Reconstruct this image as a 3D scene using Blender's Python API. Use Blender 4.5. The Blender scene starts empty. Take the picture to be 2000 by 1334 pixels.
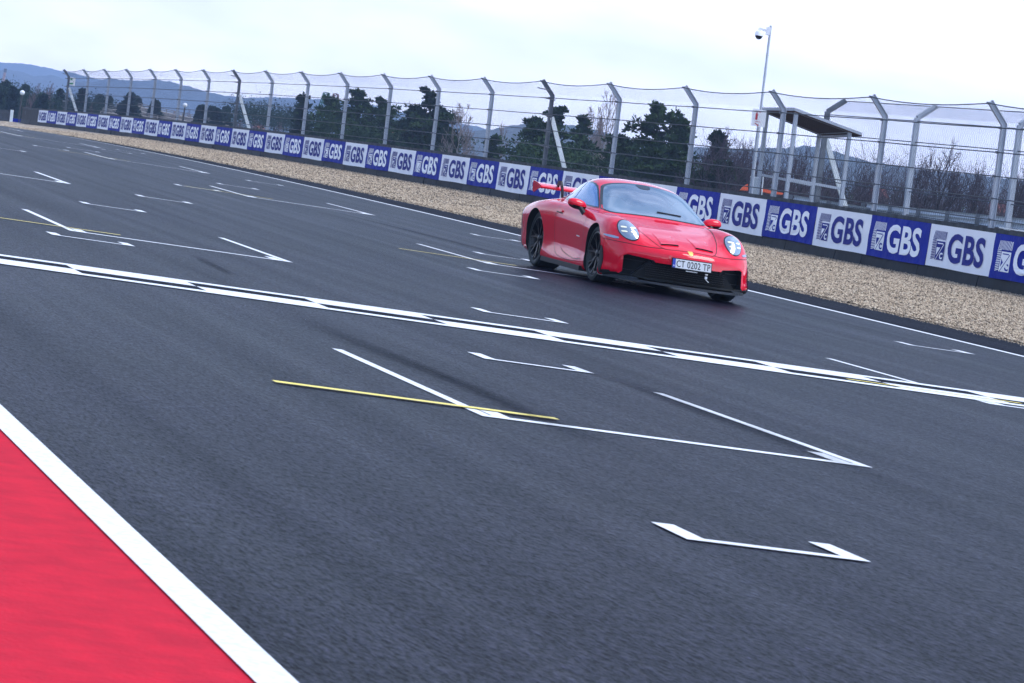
import bpy, bmesh, math, random
import numpy as np
from mathutils import Vector, Matrix, geometry
from mathutils.bvhtree import BVHTree
scene = bpy.context.scene
col = scene.collection
rad = math.radians
random.seed(7)

# ---------------------------------------------------------------- camera
F_PX, YAW, PITCH, ROLL, CAM_H = 6648.55, 0.278609, 0.0544066, 0.153664, 1.4219
FW = Vector((math.sin(YAW)*math.cos(PITCH), math.cos(YAW)*math.cos(PITCH), -math.sin(PITCH)))
RT0 = Vector((math.cos(YAW), -math.sin(YAW), 0))
UP0 = RT0.cross(FW)
RT = RT0*math.cos(ROLL) + UP0*math.sin(ROLL)
UP = -RT0*math.sin(ROLL) + UP0*math.cos(ROLL)
CAM = Vector((0, 0, CAM_H))
cd = bpy.data.cameras.new('camera')
cam = bpy.data.objects.new('camera', cd)
col.objects.link(cam)
cam.matrix_world = Matrix(((RT.x, UP.x, -FW.x, 0), (RT.y, UP.y, -FW.y, 0), (RT.z, UP.z, -FW.z, CAM_H), (0, 0, 0, 1)))
cd.sensor_width = 36.0
cd.lens = F_PX/2000*36
cd.clip_start = 0.5
cd.clip_end = 40000
cd.dof.use_dof = True
cd.dof.focus_distance = 44
cd.dof.aperture_fstop = 18
scene.camera = cam

# ---------------------------------------------------------------- sky, sun, exposure
SUN_EL, SUN_AZ = 60.0, 112.0          # azimuth measured from +Y towards +X
world = bpy.data.worlds.new('World')
scene.world = world
world.use_nodes = True
wn, wl = world.node_tree.nodes, world.node_tree.links
wn.clear()
wo = wn.new('ShaderNodeOutputWorld')
bg = wn.new('ShaderNodeBackground')
sky = wn.new('ShaderNodeTexSky')
sky.sky_type = 'NISHITA'
sky.sun_disc = False
sky.sun_elevation = rad(SUN_EL)
sky.sun_rotation = rad(SUN_AZ)
sky.air_density = 1.3
sky.dust_density = 0.6
sky.ozone_density = 3.0
tc = wn.new('ShaderNodeTexCoord')
mp = wn.new('ShaderNodeMapping'); mp.inputs['Scale'].default_value = (1, 1, 3.2)
n1 = wn.new('ShaderNodeTexNoise'); n1.inputs['Scale'].default_value = 3.0; n1.inputs['Detail'].default_value = 9; n1.inputs['Roughness'].default_value = 0.6
n2 = wn.new('ShaderNodeTexNoise'); n2.inputs['Scale'].default_value = 22.0; n2.inputs['Detail'].default_value = 6
rmp = wn.new('ShaderNodeMapRange'); rmp.inputs['From Min'].default_value = 0.42; rmp.inputs['From Max'].default_value = 0.66
rm2 = wn.new('ShaderNodeMapRange'); rm2.inputs['From Min'].default_value = 0.3; rm2.inputs['From Max'].default_value = 0.75
rm2.inputs['To Min'].default_value = 0.60; rm2.inputs['To Max'].default_value = 1.0
sep = wn.new('ShaderNodeSeparateXYZ')
hz = wn.new('ShaderNodeMapRange')    # cloud cover thickens towards the horizon
hz.inputs['From Min'].default_value = 0.25; hz.inputs['From Max'].default_value = 0.03
mx = wn.new('ShaderNodeMath'); mx.operation = 'MAXIMUM'
mul = wn.new('ShaderNodeMath'); mul.operation = 'MULTIPLY'
mix = wn.new('ShaderNodeMix'); mix.data_type = 'RGBA'
cb_ = wn.new('ShaderNodeMix'); cb_.data_type = 'RGBA'    # clouds are set brighter low down so the visible sky comes out near white
cb_.inputs['A'].default_value = (5.0, 6.1, 8.8, 1); cb_.inputs['B'].default_value = (14.6, 14.6, 17.2, 1)
wl.new(tc.outputs['Generated'], mp.inputs['Vector'])
wl.new(mp.outputs['Vector'], n1.inputs['Vector']); wl.new(mp.outputs['Vector'], n2.inputs['Vector'])
wl.new(tc.outputs['Generated'], sep.inputs[0]); wl.new(sep.outputs['Z'], hz.inputs['Value'])
wl.new(n1.outputs['Fac'], rmp.inputs['Value']); wl.new(n2.outputs['Fac'], rm2.inputs['Value'])
wl.new(rmp.outputs['Result'], mx.inputs[0]); wl.new(hz.outputs['Result'], mx.inputs[1])
wl.new(mx.outputs[0], mul.inputs[0]); wl.new(rm2.outputs['Result'], mul.inputs[1])
wl.new(mul.outputs[0], mix.inputs['Factor']); wl.new(sky.outputs[0], mix.inputs['A'])
wl.new(hz.outputs['Result'], cb_.inputs['Factor']); wl.new(cb_.outputs['Result'], mix.inputs['B']); wl.new(mix.outputs['Result'], bg.inputs['Color']); wl.new(bg.outputs[0], wo.inputs['Surface'])
bg.inputs['Strength'].default_value = 0.12
sd = bpy.data.lights.new('sun', 'SUN')
sd.energy = 1.5
sd.angle = rad(34)
sd.color = (1.0, 0.96, 0.90)
sun = bpy.data.objects.new('sun', sd); col.objects.link(sun)
sv = Vector((math.cos(rad(SUN_EL))*math.sin(rad(SUN_AZ)), math.cos(rad(SUN_EL))*math.cos(rad(SUN_AZ)), math.sin(rad(SUN_EL))))
sun.rotation_euler = sv.to_track_quat('Z', 'Y').to_euler()
vs = scene.view_settings
vs.view_transform = 'Standard'; vs.look = 'None'; vs.gamma = 1; vs.exposure = 1.08; vs.use_curve_mapping = False
scene.cycles.volume_bounces = 0
scene.cycles.max_bounces = 6
scene.cycles.transparent_max_bounces = 8

# ---------------------------------------------------------------- helpers
def ray(px, py):
    return (FW + RT*((px-1000)/F_PX) - UP*((py-667)/F_PX))
def at(px, py, D):
    return CAM + ray(px, py)*D
def gz(y):
    if y < 60: return 0.0
    if y < 150: return -1e-4*(y-60)**2
    if y < 1500: return -0.81-0.018*(y-150)
    return -25.11-0.003*(y-1500)
UPV = (Vector((0, 0, 1)) - RT0*0.035).normalized()       # plumb line: the track is banked

MATS = {}
def mat(name, base=(0.5, 0.5, 0.5), rough=0.6, metal=0.0, coat=0.0, coat_rough=0.05, noise=None, bump=None, spec=0.5, ior=1.5, emit=None, estr=0, coords='Object', coat_ior=1.5):
    """noise=(scale, amount, (r,g,b) second colour, detail); bump=(scale, strength, distance)"""
    m = bpy.data.materials.new(name); m.use_nodes = True
    nt = m.node_tree; b = nt.nodes['Principled BSDF']
    b.inputs['Base Color'].default_value = (*base, 1)
    b.inputs['Roughness'].default_value = rough
    b.inputs['Metallic'].default_value = metal
    b.inputs['Coat Weight'].default_value = coat
    b.inputs['Coat Roughness'].default_value = coat_rough
    b.inputs['Coat IOR'].default_value = coat_ior
    b.inputs['IOR'].default_value = ior
    b.inputs['Specular IOR Level'].default_value = spec
    if emit:
        b.inputs['Emission Color'].default_value = (*emit, 1); b.inputs['Emission Strength'].default_value = estr
    t = nt.nodes.new('ShaderNodeTexCoord')
    if noise:
        n = nt.nodes.new('ShaderNodeTexNoise'); n.inputs['Scale'].default_value = noise[0]; n.inputs['Detail'].default_value = noise[3] if len(noise) > 3 else 5
        nt.links.new(t.outputs[coords], n.inputs['Vector'])
        mr = nt.nodes.new('ShaderNodeMapRange'); mr.inputs['From Min'].default_value = 0.35; mr.inputs['From Max'].default_value = 0.65
        mr.inputs['To Max'].default_value = noise[1]
        nt.links.new(n.outputs['Fac'], mr.inputs['Value'])
        mm = nt.nodes.new('ShaderNodeMix'); mm.data_type = 'RGBA'
        mm.inputs['A'].default_value = (*base, 1); mm.inputs['B'].default_value = (*noise[2], 1)
        nt.links.new(mr.outputs[0], mm.inputs['Factor']); nt.links.new(mm.outputs['Result'], b.inputs['Base Color'])
    if bump:
        n = nt.nodes.new('ShaderNodeTexNoise'); n.inputs['Scale'].default_value = bump[0]; n.inputs['Detail'].default_value = 6
        nt.links.new(t.outputs[coords], n.inputs['Vector'])
        bb = nt.nodes.new('ShaderNodeBump'); bb.inputs['Strength'].default_value = bump[1]; bb.inputs['Distance'].default_value = bump[2]
        nt.links.new(n.outputs['Fac'], bb.inputs['Height']); nt.links.new(bb.outputs[0], b.inputs['Normal'])
    MATS[name] = m
    return m

def asphalt(name, base, lo, rough, spec):
    m = bpy.data.materials.new(name); m.use_nodes = True
    nt = m.node_tree; N = nt.nodes.new; L = nt.links.new; b = nt.nodes['Principled BSDF']
    t = N('ShaderNodeTexCoord')
    gm = N('ShaderNodeMapping'); gm.inputs['Scale'].default_value = (1.0, .22, 1); L(t.outputs['Object'], gm.inputs['Vector'])
    g = N('ShaderNodeTexNoise'); g.inputs['Scale'].default_value = 60; g.inputs['Detail'].default_value = 3; g.inputs['Roughness'].default_value = .7; L(gm.outputs[0], g.inputs['Vector'])
    g5 = N('ShaderNodeTexNoise'); g5.inputs['Scale'].default_value = 19; g5.inputs['Detail'].default_value = 4; L(gm.outputs[0], g5.inputs['Vector'])
    g2 = N('ShaderNodeTexVoronoi'); g2.inputs['Scale'].default_value = 30; L(gm.outputs[0], g2.inputs['Vector'])
    mp1 = N('ShaderNodeMapping'); mp1.inputs['Scale'].default_value = (2.2, 0.05, 1); L(t.outputs['Object'], mp1.inputs['Vector'])
    s = N('ShaderNodeTexNoise'); s.inputs['Scale'].default_value = 1.3; s.inputs['Detail'].default_value = 5; L(mp1.outputs[0], s.inputs['Vector'])
    big = N('ShaderNodeTexNoise'); big.inputs['Scale'].default_value = 0.35; big.inputs['Detail'].default_value = 4; L(t.outputs['Object'], big.inputs['Vector'])
    def mr(src, a, c, lo_, hi_):
        r = N('ShaderNodeMapRange'); r.inputs['From Min'].default_value = a; r.inputs['From Max'].default_value = c
        r.inputs['To Min'].default_value = lo_; r.inputs['To Max'].default_value = hi_; L(src, r.inputs['Value']); return r.outputs[0]
    def mth(op, x, y):
        q = N('ShaderNodeMath'); q.operation = op; L(x, q.inputs[0]); L(y, q.inputs[1]); return q.outputs[0]
    f = mth('MULTIPLY', mth('MULTIPLY', mr(g.outputs['Fac'], .38, .64, .10, 2.1), mr(g5.outputs['Fac'], .38, .62, .72, 1.3)), mr(s.outputs['Fac'], .35, .65, .86, 1.16))
    f = mth('MULTIPLY', f, mr(big.outputs['Fac'], .35, .65, .78, 1.24))
    chip = mr(g2.outputs['Distance'], .08, .2, 5.0, 1.0)
    sc_ = N('ShaderNodeTexNoise'); sc_.inputs['Scale'].default_value = 9; L(t.outputs['Object'], sc_.inputs['Vector'])
    chipm = mr(sc_.outputs['Fac'], .55, .68, 0.0, 1.0)
    c2 = N('ShaderNodeMix'); c2.data_type = 'FLOAT'; c2.inputs['A'].default_value = 1.0; L(chipm, c2.inputs['Factor']); L(chip, c2.inputs['B'])
    f = mth('MULTIPLY', f, c2.outputs['Result'])
    vm = N('ShaderNodeVectorMath'); vm.operation = 'SCALE'; vm.inputs[0].default_value = base; L(f, vm.inputs['Scale'])
    L(vm.outputs[0], b.inputs['Base Color'])
    b.inputs['IOR'].default_value = 1.085
    gs = mth('MULTIPLY', mr(g.outputs['Fac'], .36, .64, .40, 1.55), mr(g5.outputs['Fac'], .38, .62, .86, 1.13))
    gk = N('ShaderNodeMath'); gk.operation = 'MULTIPLY'; gk.inputs[1].default_value = spec; L(gs, gk.inputs[0]); L(gk.outputs[0], b.inputs['Specular IOR Level'])
    L(mr(s.outputs['Fac'], .3, .7, rough+.035, rough-.02), b.inputs['Roughness'])
    bp = N('ShaderNodeBump'); bp.inputs['Strength'].default_value = 0.8; bp.inputs['Distance'].default_value = 0.009
    L(mth('ADD', g.outputs['Fac'], g5.outputs['Fac']), bp.inputs['Height']); L(bp.outputs[0], b.inputs['Normal'])
    MATS[name] = m
    return m

def gravel_mat():
    m = bpy.data.materials.new('gravel'); m.use_nodes = True
    nt = m.node_tree; N = nt.nodes.new; L = nt.links.new; b = nt.nodes['Principled BSDF']
    t = N('ShaderNodeTexCoord')
    v = N('ShaderNodeTexVoronoi'); v.inputs['Scale'].default_value = 14; v.inputs['Randomness'].default_value = 1; L(t.outputs['Object'], v.inputs['Vector'])
    v2 = N('ShaderNodeTexNoise'); v2.inputs['Scale'].default_value = 3.2; v2.inputs['Detail'].default_value = 5; v2.inputs['Roughness'].default_value = .7; L(t.outputs['Object'], v2.inputs['Vector'])
    v3 = N('ShaderNodeTexVoronoi'); v3.inputs['Scale'].default_value = 7; L(t.outputs['Object'], v3.inputs['Vector'])
    cr = N('ShaderNodeValToRGB'); e = cr.color_ramp.elements
    e[0].color = (.10, .07, .045, 1); e[1].color = (.62, .52, .40, 1); e[0].position = .0
    for pos, c in ((.2, (.28, .205, .13, 1)), (.45, (.46, .36, .25, 1)), (.7, (.56, .45, .32, 1))):
        q = e.new(pos); q.color = c
    sepc = N('ShaderNodeSeparateColor'); L(v.outputs['Color'], sepc.inputs[0]); L(sepc.outputs[0], cr.inputs[0])
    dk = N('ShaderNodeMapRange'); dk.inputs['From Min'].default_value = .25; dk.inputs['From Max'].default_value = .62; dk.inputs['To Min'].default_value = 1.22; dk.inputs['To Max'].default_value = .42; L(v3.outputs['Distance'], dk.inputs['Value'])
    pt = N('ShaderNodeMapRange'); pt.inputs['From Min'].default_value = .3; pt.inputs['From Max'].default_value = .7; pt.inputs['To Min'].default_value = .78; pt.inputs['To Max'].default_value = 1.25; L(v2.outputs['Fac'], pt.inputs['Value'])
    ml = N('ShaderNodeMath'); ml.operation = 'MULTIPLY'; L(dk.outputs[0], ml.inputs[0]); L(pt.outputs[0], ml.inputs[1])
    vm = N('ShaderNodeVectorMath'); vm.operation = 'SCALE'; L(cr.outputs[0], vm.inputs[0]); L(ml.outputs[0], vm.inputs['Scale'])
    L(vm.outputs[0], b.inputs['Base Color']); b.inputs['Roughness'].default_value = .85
    bp = N('ShaderNodeBump'); bp.inputs['Strength'].default_value = 1; bp.inputs['Distance'].default_value = .035; bp.invert = True
    L(v.outputs['Distance'], bp.inputs['Height']); L(bp.outputs[0], b.inputs['Normal'])
    MATS['gravel'] = m

asphalt('asphalt', (.0064, .0055, .0118), .04, .40, .5)
asphalt('shoulder_asphalt', (.0050, .0050, .0100), .03, .6, .4)
gravel_mat()
def stone_mat():
    m = bpy.data.materials.new('stone'); m.use_nodes = True; nt = m.node_tree; N = nt.nodes.new; L = nt.links.new; b = nt.nodes['Principled BSDF']
    g = N('ShaderNodeNewGeometry'); cr = N('ShaderNodeValToRGB'); e = cr.color_ramp.elements
    e[0].color = (.06, .045, .032, 1); e[1].color = (.54, .45, .33, 1)
    for pos, c in ((.25, (.20, .155, .11, 1)), (.6, (.36, .28, .195, 1)), (.85, (.44, .355, .26, 1))):
        q = e.new(pos); q.color = c
    L(g.outputs['Random Per Island'], cr.inputs[0]); L(cr.outputs[0], b.inputs['Base Color']); b.inputs['Roughness'].default_value = .9; b.inputs['Specular IOR Level'].default_value = .15
    MATS['stone'] = m
stone_mat()
mat('white_line', (.80, .81, .83), .55, noise=(30, .75, (.52, .53, .57), 8), bump=(60, .3, .003), spec=.2)
mat('yellow_line', (.85, .68, .10), .55, noise=(6, .5, (.62, .52, .18)))
mat('worn_white', (.60, .62, .70), .6, noise=(25, 1.0, (.22, .23, .30)))
mat('red_runoff', (.56, .013, .034), .8, spec=.08, noise=(6, .8, (.40, .010, .028), 12), bump=(45, .8, .008))
mat('rubber_mark', (.018, .023, .045), .5, spec=.25, noise=(14, .9, (.026, .032, .06)))
mat('dry_grass', (.10, .095, .05), .95, noise=(.6, 1, (.055, .065, .035)), bump=(8, .8, .08))
mat('black_skirt', (.006, .008, .011), .6, spec=.15, noise=(1.2, .8, (.012, .017, .025)), bump=(3, .5, .03))
mat('barrier_cap', (.020, .024, .030), .7, spec=.2, noise=(4, .9, (.06, .07, .08)), bump=(8, .4, .02))
mat('banner_white', (.78, .80, .86), .5, spec=.2, noise=(1.5, .5, (.70, .73, .82)), bump=(2.2, .35, .05))
mat('banner_blue', (.005, .016, .25), .6, spec=.08, noise=(1.6, .6, (.008, .024, .32)), bump=(3.0, .7, .07))
mat('banner_ink', (.007, .013, .20), .6, spec=.15)
mat('banner_paint', (.80, .82, .88), .5)
mat('galvanised', (.38, .42, .49), .5, .0, noise=(3, .6, (.29, .33, .40)), bump=(20, .2, .003))
mat('galvanised_dark', (.12, .14, .17), .55, .0, noise=(5, .7, (.06, .07, .09)))
mat('brace_white', (.70, .74, .77), .5, .0, noise=(4, .5, (.5, .54, .57)))
mat('wire', (.03, .04, .06), .6, .0, spec=.1)
mat('cable', (.025, .035, .05), .6, .0)
mat('sign_white', (.82, .82, .84), .4)
mat('sign_red', (.50, .02, .03), .5)
mat('sign_green', (.03, .28, .10), .5)
mat('roof_sheet', (.08, .085, .10), .7, .0, noise=(6, .5, (.10, .11, .13)))
mat('timber', (.085, .045, .035), .9, spec=.1, noise=(8, .6, (.05, .03, .025)))
mat('camera_white', (.78, .79, .84), .35)
mat('camera_dome', (.006, .01, .012), .08)
mat('orange', (.75, .10, .03), .5)
mat('pine_needles', (.013, .036, .013), .8, spec=.1, noise=(1.5, 1, (.032, .058, .016)))
mat('pine_needles_blue', (.008, .022, .012), .8, spec=.1, noise=(1.2, 1, (.020, .040, .020)))
mat('bark', (.035, .029, .030), .9, spec=.1, noise=(4, .8, (.03, .026, .026)))
mat('birch_bark', (.42, .40, .40), .8, noise=(6, .8, (.20, .18, .18)))
mat('twigs', (.060, .047, .058), .9, spec=.1)
mat('twigs_pale', (.20, .16, .155), .9)
mat('twigs_red', (.13, .075, .08), .9)
mat('forest', (.022, .034, .022), .95, noise=(.02, 1, (.045, .050, .032), 8), bump=(.08, 1, 6))
mat('meadow', (.20, .19, .15), .95, noise=(.01, 1, (.12, .12, .10), 6))
mat('chimney_brick', (.30, .17, .14), .9, noise=(.5, .6, (.38, .24, .20)))
mat('terrace', (.34, .30, .27), .9, noise=(1.5, .9, (.17, .16, .16)), bump=(6, .5, .05))
mat('lattice_green', (.03, .13, .10), .8)
mat('lattice_red', (.14, .06, .07), .8)
mat('house_wall', (.42, .33, .28), .9, noise=(.4, .5, (.32, .25, .22)))
mat('house_roof', (.30, .08, .05), .9)
mat('lamp_black', (.03, .03, .035), .5)
mat('palisade', (.025, .028, .040), .7, noise=(3, .7, (.05, .055, .07)))
mat('box_grey', (.42, .46, .50), .6)
def skid_mat():
    m = bpy.data.materials.new('skid'); m.use_nodes = True
    nt = m.node_tree; N = nt.nodes.new; L = nt.links.new; b = nt.nodes['Principled BSDF']
    b.inputs['Base Color'].default_value = (.004, .006, .013, 1); b.inputs['Roughness'].default_value = .7; b.inputs['IOR'].default_value = 1.02
    uv = N('ShaderNodeUVMap'); uv.uv_map = 'UVMap'; sp = N('ShaderNodeSeparateXYZ'); L(uv.outputs[0], sp.inputs[0])
    def mth(op, x, y=None, c=None):
        q = N('ShaderNodeMath'); q.operation = op; L(x, q.inputs[0])
        if y is not None: L(y, q.inputs[1])
        if c is not None: q.inputs[1].default_value = c
        return q.outputs[0]
    def win(v, p_):      # 1 in the middle, 0 at both ends
        a = mth('SUBTRACT', v, None, .5); a = mth('ABSOLUTE', a); a = mth('MULTIPLY', a, None, 2.0); a = mth('POWER', a, None, p_)
        q = N('ShaderNodeMath'); q.operation = 'SUBTRACT'; q.inputs[0].default_value = 1; L(a, q.inputs[1]); q.use_clamp = True; return q.outputs[0]
    mpn = N('ShaderNodeMapping'); mpn.inputs['Scale'].default_value = (9, 1.3, 1); L(uv.outputs[0], mpn.inputs[0])
    n = N('ShaderNodeTexNoise'); n.inputs['Scale'].default_value = 2.2; n.inputs['Detail'].default_value = 6; L(mpn.outputs[0], n.inputs['Vector'])
    t = N('ShaderNodeTexCoord'); g = N('ShaderNodeTexNoise'); g.inputs['Scale'].default_value = 30; g.inputs['Detail'].default_value = 4; L(t.outputs['Object'], g.inputs['Vector'])
    r1 = N('ShaderNodeMapRange'); r1.inputs['From Min'].default_value = .22; r1.inputs['From Max'].default_value = .55; L(n.outputs['Fac'], r1.inputs['Value'])
    r2 = N('ShaderNodeMapRange'); r2.inputs['From Min'].default_value = .35; r2.inputs['From Max'].default_value = .6; r2.inputs['To Min'].default_value = .7; L(g.outputs['Fac'], r2.inputs['Value'])
    al = mth('MULTIPLY', win(sp.outputs['X'], 2.5), win(sp.outputs['Y'], 3.0)); al = mth('MULTIPLY', al, r1.outputs[0]); al = mth('MULTIPLY', al, r2.outputs[0]); al = mth('MULTIPLY', al, None, .42)
    L(al, b.inputs['Alpha']); MATS['skid'] = m
skid_mat()
# car
mat('car_paint', (.70, .004, .024), .4, 0.0, coat=1.0, coat_rough=.02, spec=.0, coat_ior=1.5)
mat('car_black', (.008, .009, .011), .5, spec=.3, noise=(40, .4, (.014, .015, .02)))
mat('car_black_gloss', (.008, .009, .011), .12)
mat('carbon', (.018, .024, .034), .35)
mat('void', (.004, .005, .006), .9)
mat('tyre', (.006, .013, .015), .65, bump=(60, .2, .002))
mat('rim', (.006, .007, .009), .35, spec=.4)
mat('disc', (.25, .25, .27), .35, .9)
mat('caliper', (.55, .01, .02), .35)
mat('glass_front', (.10, .16, .22), .04, 0.0, spec=1, ior=2.1, noise=(1.1, .9, (.02, .05, .11), 3))  # pale and dark blue blotches paint the reflected sky into the base colour
mat('glass_side', (.04, .16, .42), .03, 0.35, spec=1.0, ior=1.9)  # strong blue base colour stands in for blue sky mirrored in the glass
mat('lens', (.30, .36, .43), .12, .3, coat=1, coat_rough=.02, noise=(16, .8, (.22, .30, .40), 4))
mat('led', (.80, .79, .62), .3, emit=(1, .95, .62), estr=.12)
mat('plate_white', (.80, .81, .82), .4)
mat('plate_blue', (.02, .06, .45), .4)
mat('plate_ink', (.01, .01, .012), .5)
mat('gold', (.75, .50, .12), .35, .6)
mat('marker', (.32, .36, .48), .2, .3)

class MB:
    def __init__(s): s.v = []; s.f = []
    def quad(s, a, b, c, d):
        n = len(s.v); s.v += [tuple(a), tuple(b), tuple(c), tuple(d)]; s.f.append((n, n+1, n+2, n+3)); return s
    def poly(s, pts):
        n = len(s.v); s.v += [tuple(p) for p in pts]; s.f.append(tuple(range(n, n+len(pts)))); return s
    def prism(s, pts, d):
        """closed prism: polygon pts extruded by vector d"""
        n = len(s.v); k = len(pts); d = Vector(d)
        s.v += [tuple(p) for p in pts] + [tuple(Vector(p)+d) for p in pts]
        s.f.append(tuple(range(n, n+k))[::-1]); s.f.append(tuple(range(n+k, n+2*k)))
        for i in range(k):
            j = (i+1) % k; s.f.append((n+i, n+j, n+k+j, n+k+i))
        return s
    def box(s, c, ax, ay, az):
        """box from centre and three half-extent vectors"""
        c, ax, ay, az = map(Vector, (c, ax, ay, az)); n = len(s.v)
        for k in (-1, 1):
            for j in (-1, 1):
                for i in (-1, 1): s.v.append(tuple(c+ax*i+ay*j+az*k))
        s.f += [(n, n+2, n+3, n+1), (n+4, n+5, n+7, n+6), (n, n+1, n+5, n+4), (n+2, n+6, n+7, n+3), (n, n+4, n+6, n+2), (n+1, n+3, n+7, n+5)]
        return s
    def bx(s, x0, x1, y0, y1, z0, z1):
        return s.box(((x0+x1)/2, (y0+y1)/2, (z0+z1)/2), ((x1-x0)/2, 0, 0), (0, (y1-y0)/2, 0), (0, 0, (z1-z0)/2))
    def bar(s, a, b, w, h, up=(0, 0, 1)):
        a, b, up = Vector(a), Vector(b), Vector(up); d = (b-a)
        if d.length < 1e-6: return s
        dn = d.normalized(); sx = dn.cross(up)
        if sx.length < 1e-4: sx = dn.cross(Vector((1, 0, 0)))
        sx.normalize(); sy = sx.cross(dn).normalized()
        return s.box((a+b)/2, d/2, sx*(w/2), sy*(h/2))
    def tube(s, pts, r, n=8, cap=True):
        pts = [Vector(p) for p in pts]; rs = r if isinstance(r, (list, tuple)) else [r]*len(pts)
        base = len(s.v); up = Vector((0, 0, 1))
        for i, p in enumerate(pts):
            d = (pts[min(i+1, len(pts)-1)]-pts[max(i-1, 0)]).normalized()
            x = d.cross(up)
            if x.length < .05: x = d.cross(Vector((1, 0, 0)))
            x.normalize(); y = d.cross(x)
            for k in range(n):
                a = 2*math.pi*k/n; s.v.append(tuple(p+(x*math.cos(a)+y*math.sin(a))*rs[i]))
        for i in range(len(pts)-1):
            for k in range(n):
                a = base+i*n+k; b = base+i*n+(k+1) % n
                s.f.append((a, b, b+n, a+n))
        if cap:
            s.f.append(tuple(base+k for k in range(n))[::-1]); s.f.append(tuple(base+(len(pts)-1)*n+k for k in range(n)))
        return s
    def lathe(s, prof, c=(0, 0, 0), axis='z', n=48, close=False):
        """prof: list of (radius, height)"""
        base = len(s.v); m = len(prof)
        for r, h in prof:
            for k in range(n):
                a = 2*math.pi*k/n; p = (r*math.cos(a), r*math.sin(a), h)
                if axis == 'y': p = (p[0], p[2], p[1])
                s.v.append((p[0]+c[0], p[1]+c[1], p[2]+c[2]))
        for i in range(m-1 if not close else m):
            j = (i+1) % m
            for k in range(n):
                s.f.append((base+i*n+k, base+i*n+(k+1) % n, base+j*n+(k+1) % n, base+j*n+k))
        return s
    def mesh(s, name):
        me = bpy.data.meshes.new(name); me.from_pydata(s.v, [], s.f); me.validate(); return me
    def build(s, name, m, parent=None, smooth=False, fix=True):
        me = s.mesh(name)
        if fix and len(s.f) < 60000:
            b = bmesh.new(); b.from_mesh(me); bmesh.ops.recalc_face_normals(b, faces=b.faces); b.to_mesh(me); b.free()
        return link(name, me, m, parent, smooth)
def link(name, me, m, parent=None, smooth=False):
    me.materials.clear(); me.materials.append(MATS[m] if isinstance(m, str) else m)
    if smooth:
        me.polygons.foreach_set('use_smooth', [True]*len(me.polygons))
        try: me.set_sharp_from_angle(angle=rad(38))
        except Exception: pass
    o = bpy.data.objects.new(name, me); col.objects.link(o)
    if parent: o.parent = parent
    return o
def tag(o, label=None, cat=None, group=None, kind=None):
    if label: o['label'] = label
    if cat: o['category'] = cat
    if group: o['group'] = group
    if kind: o['kind'] = kind
    return o
def empty(name, loc, label, cat, group=None, rz=0, scale=1):
    o = bpy.data.objects.new(name, None); col.objects.link(o); o.location = loc; o.rotation_euler = (0, 0, rz); o.scale = (scale,)*3
    o.empty_display_size = .2
    return tag(o, label, cat, group)
def copy_tree(o, parent=None):
    c = o.copy(); col.objects.link(c); c.parent = parent
    for ch in list(o.children): copy_tree(ch, c)
    return c
_tc = {}
def text_mesh(s, size=1.0, extrude=0.0, bold=0.0, narrow=1.0, spacing=1.0):
    key = (s, size, extrude, bold, narrow, spacing)
    if key in _tc: return _tc[key]
    cu = bpy.data.curves.new('t', 'FONT'); cu.body = s; cu.size = size; cu.extrude = extrude; cu.offset = bold; cu.space_character = spacing
    cu.align_x = 'CENTER'; cu.align_y = 'CENTER'; cu.resolution_u = 4
    o = bpy.data.objects.new('t', cu); col.objects.link(o)
    bpy.context.view_layer.update()
    me = bpy.data.meshes.new_from_object(o.evaluated_get(bpy.context.evaluated_depsgraph_get()))
    bpy.data.objects.remove(o)
    vs_ = [(v.co.x*narrow, v.co.y, v.co.z) for v in me.vertices]; fs = [tuple(p.vertices) for p in me.polygons]
    xs = [v[0] for v in vs_]; ys = [v[1] for v in vs_]; cx, cy = (min(xs)+max(xs))/2, (min(ys)+max(ys))/2
    vs_ = [(v[0]-cx, v[1]-cy, v[2]) for v in vs_]
    _tc[key] = (vs_, fs, max(xs)-min(xs), max(ys)-min(ys))
    return _tc[key]
def put_text(mb, tm, o, ux, uy, w=None, h=None):
    """place text mesh tm with its centre at o, along ux/uy (unit vectors), scaled to w x h"""
    o, ux, uy = Vector(o), Vector(ux).normalized(), Vector(uy).normalized(); uz = ux.cross(uy)
    sx = w/tm[2] if w else 1; sy = h/tm[3] if h else sx
    if not w: sx = sy
    n = len(mb.v)
    for x, y, z in tm[0]: mb.v.append(tuple(o+ux*x*sx+uy*y*sy+uz*z))
    for f in tm[1]: mb.f.append(tuple(i+n for i in f))

def crom(P, sub):
    """Catmull-Rom resample along axis 0"""
    n = len(P); out = []
    for i in range(n-1):
        p0 = P[i-1] if i > 0 else 2*P[0]-P[1]; p1 = P[i]; p2 = P[i+1]; p3 = P[i+2] if i+2 < n else 2*P[-1]-P[-2]
        for j in range(sub):
            t = j/sub
            out.append(.5*((2*p1)+(-p0+p2)*t+(2*p0-5*p1+4*p2-p3)*t*t+(-p0+3*p1-3*p2+p3)*t**3))
    out.append(P[-1]); return np.array(out)
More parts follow.
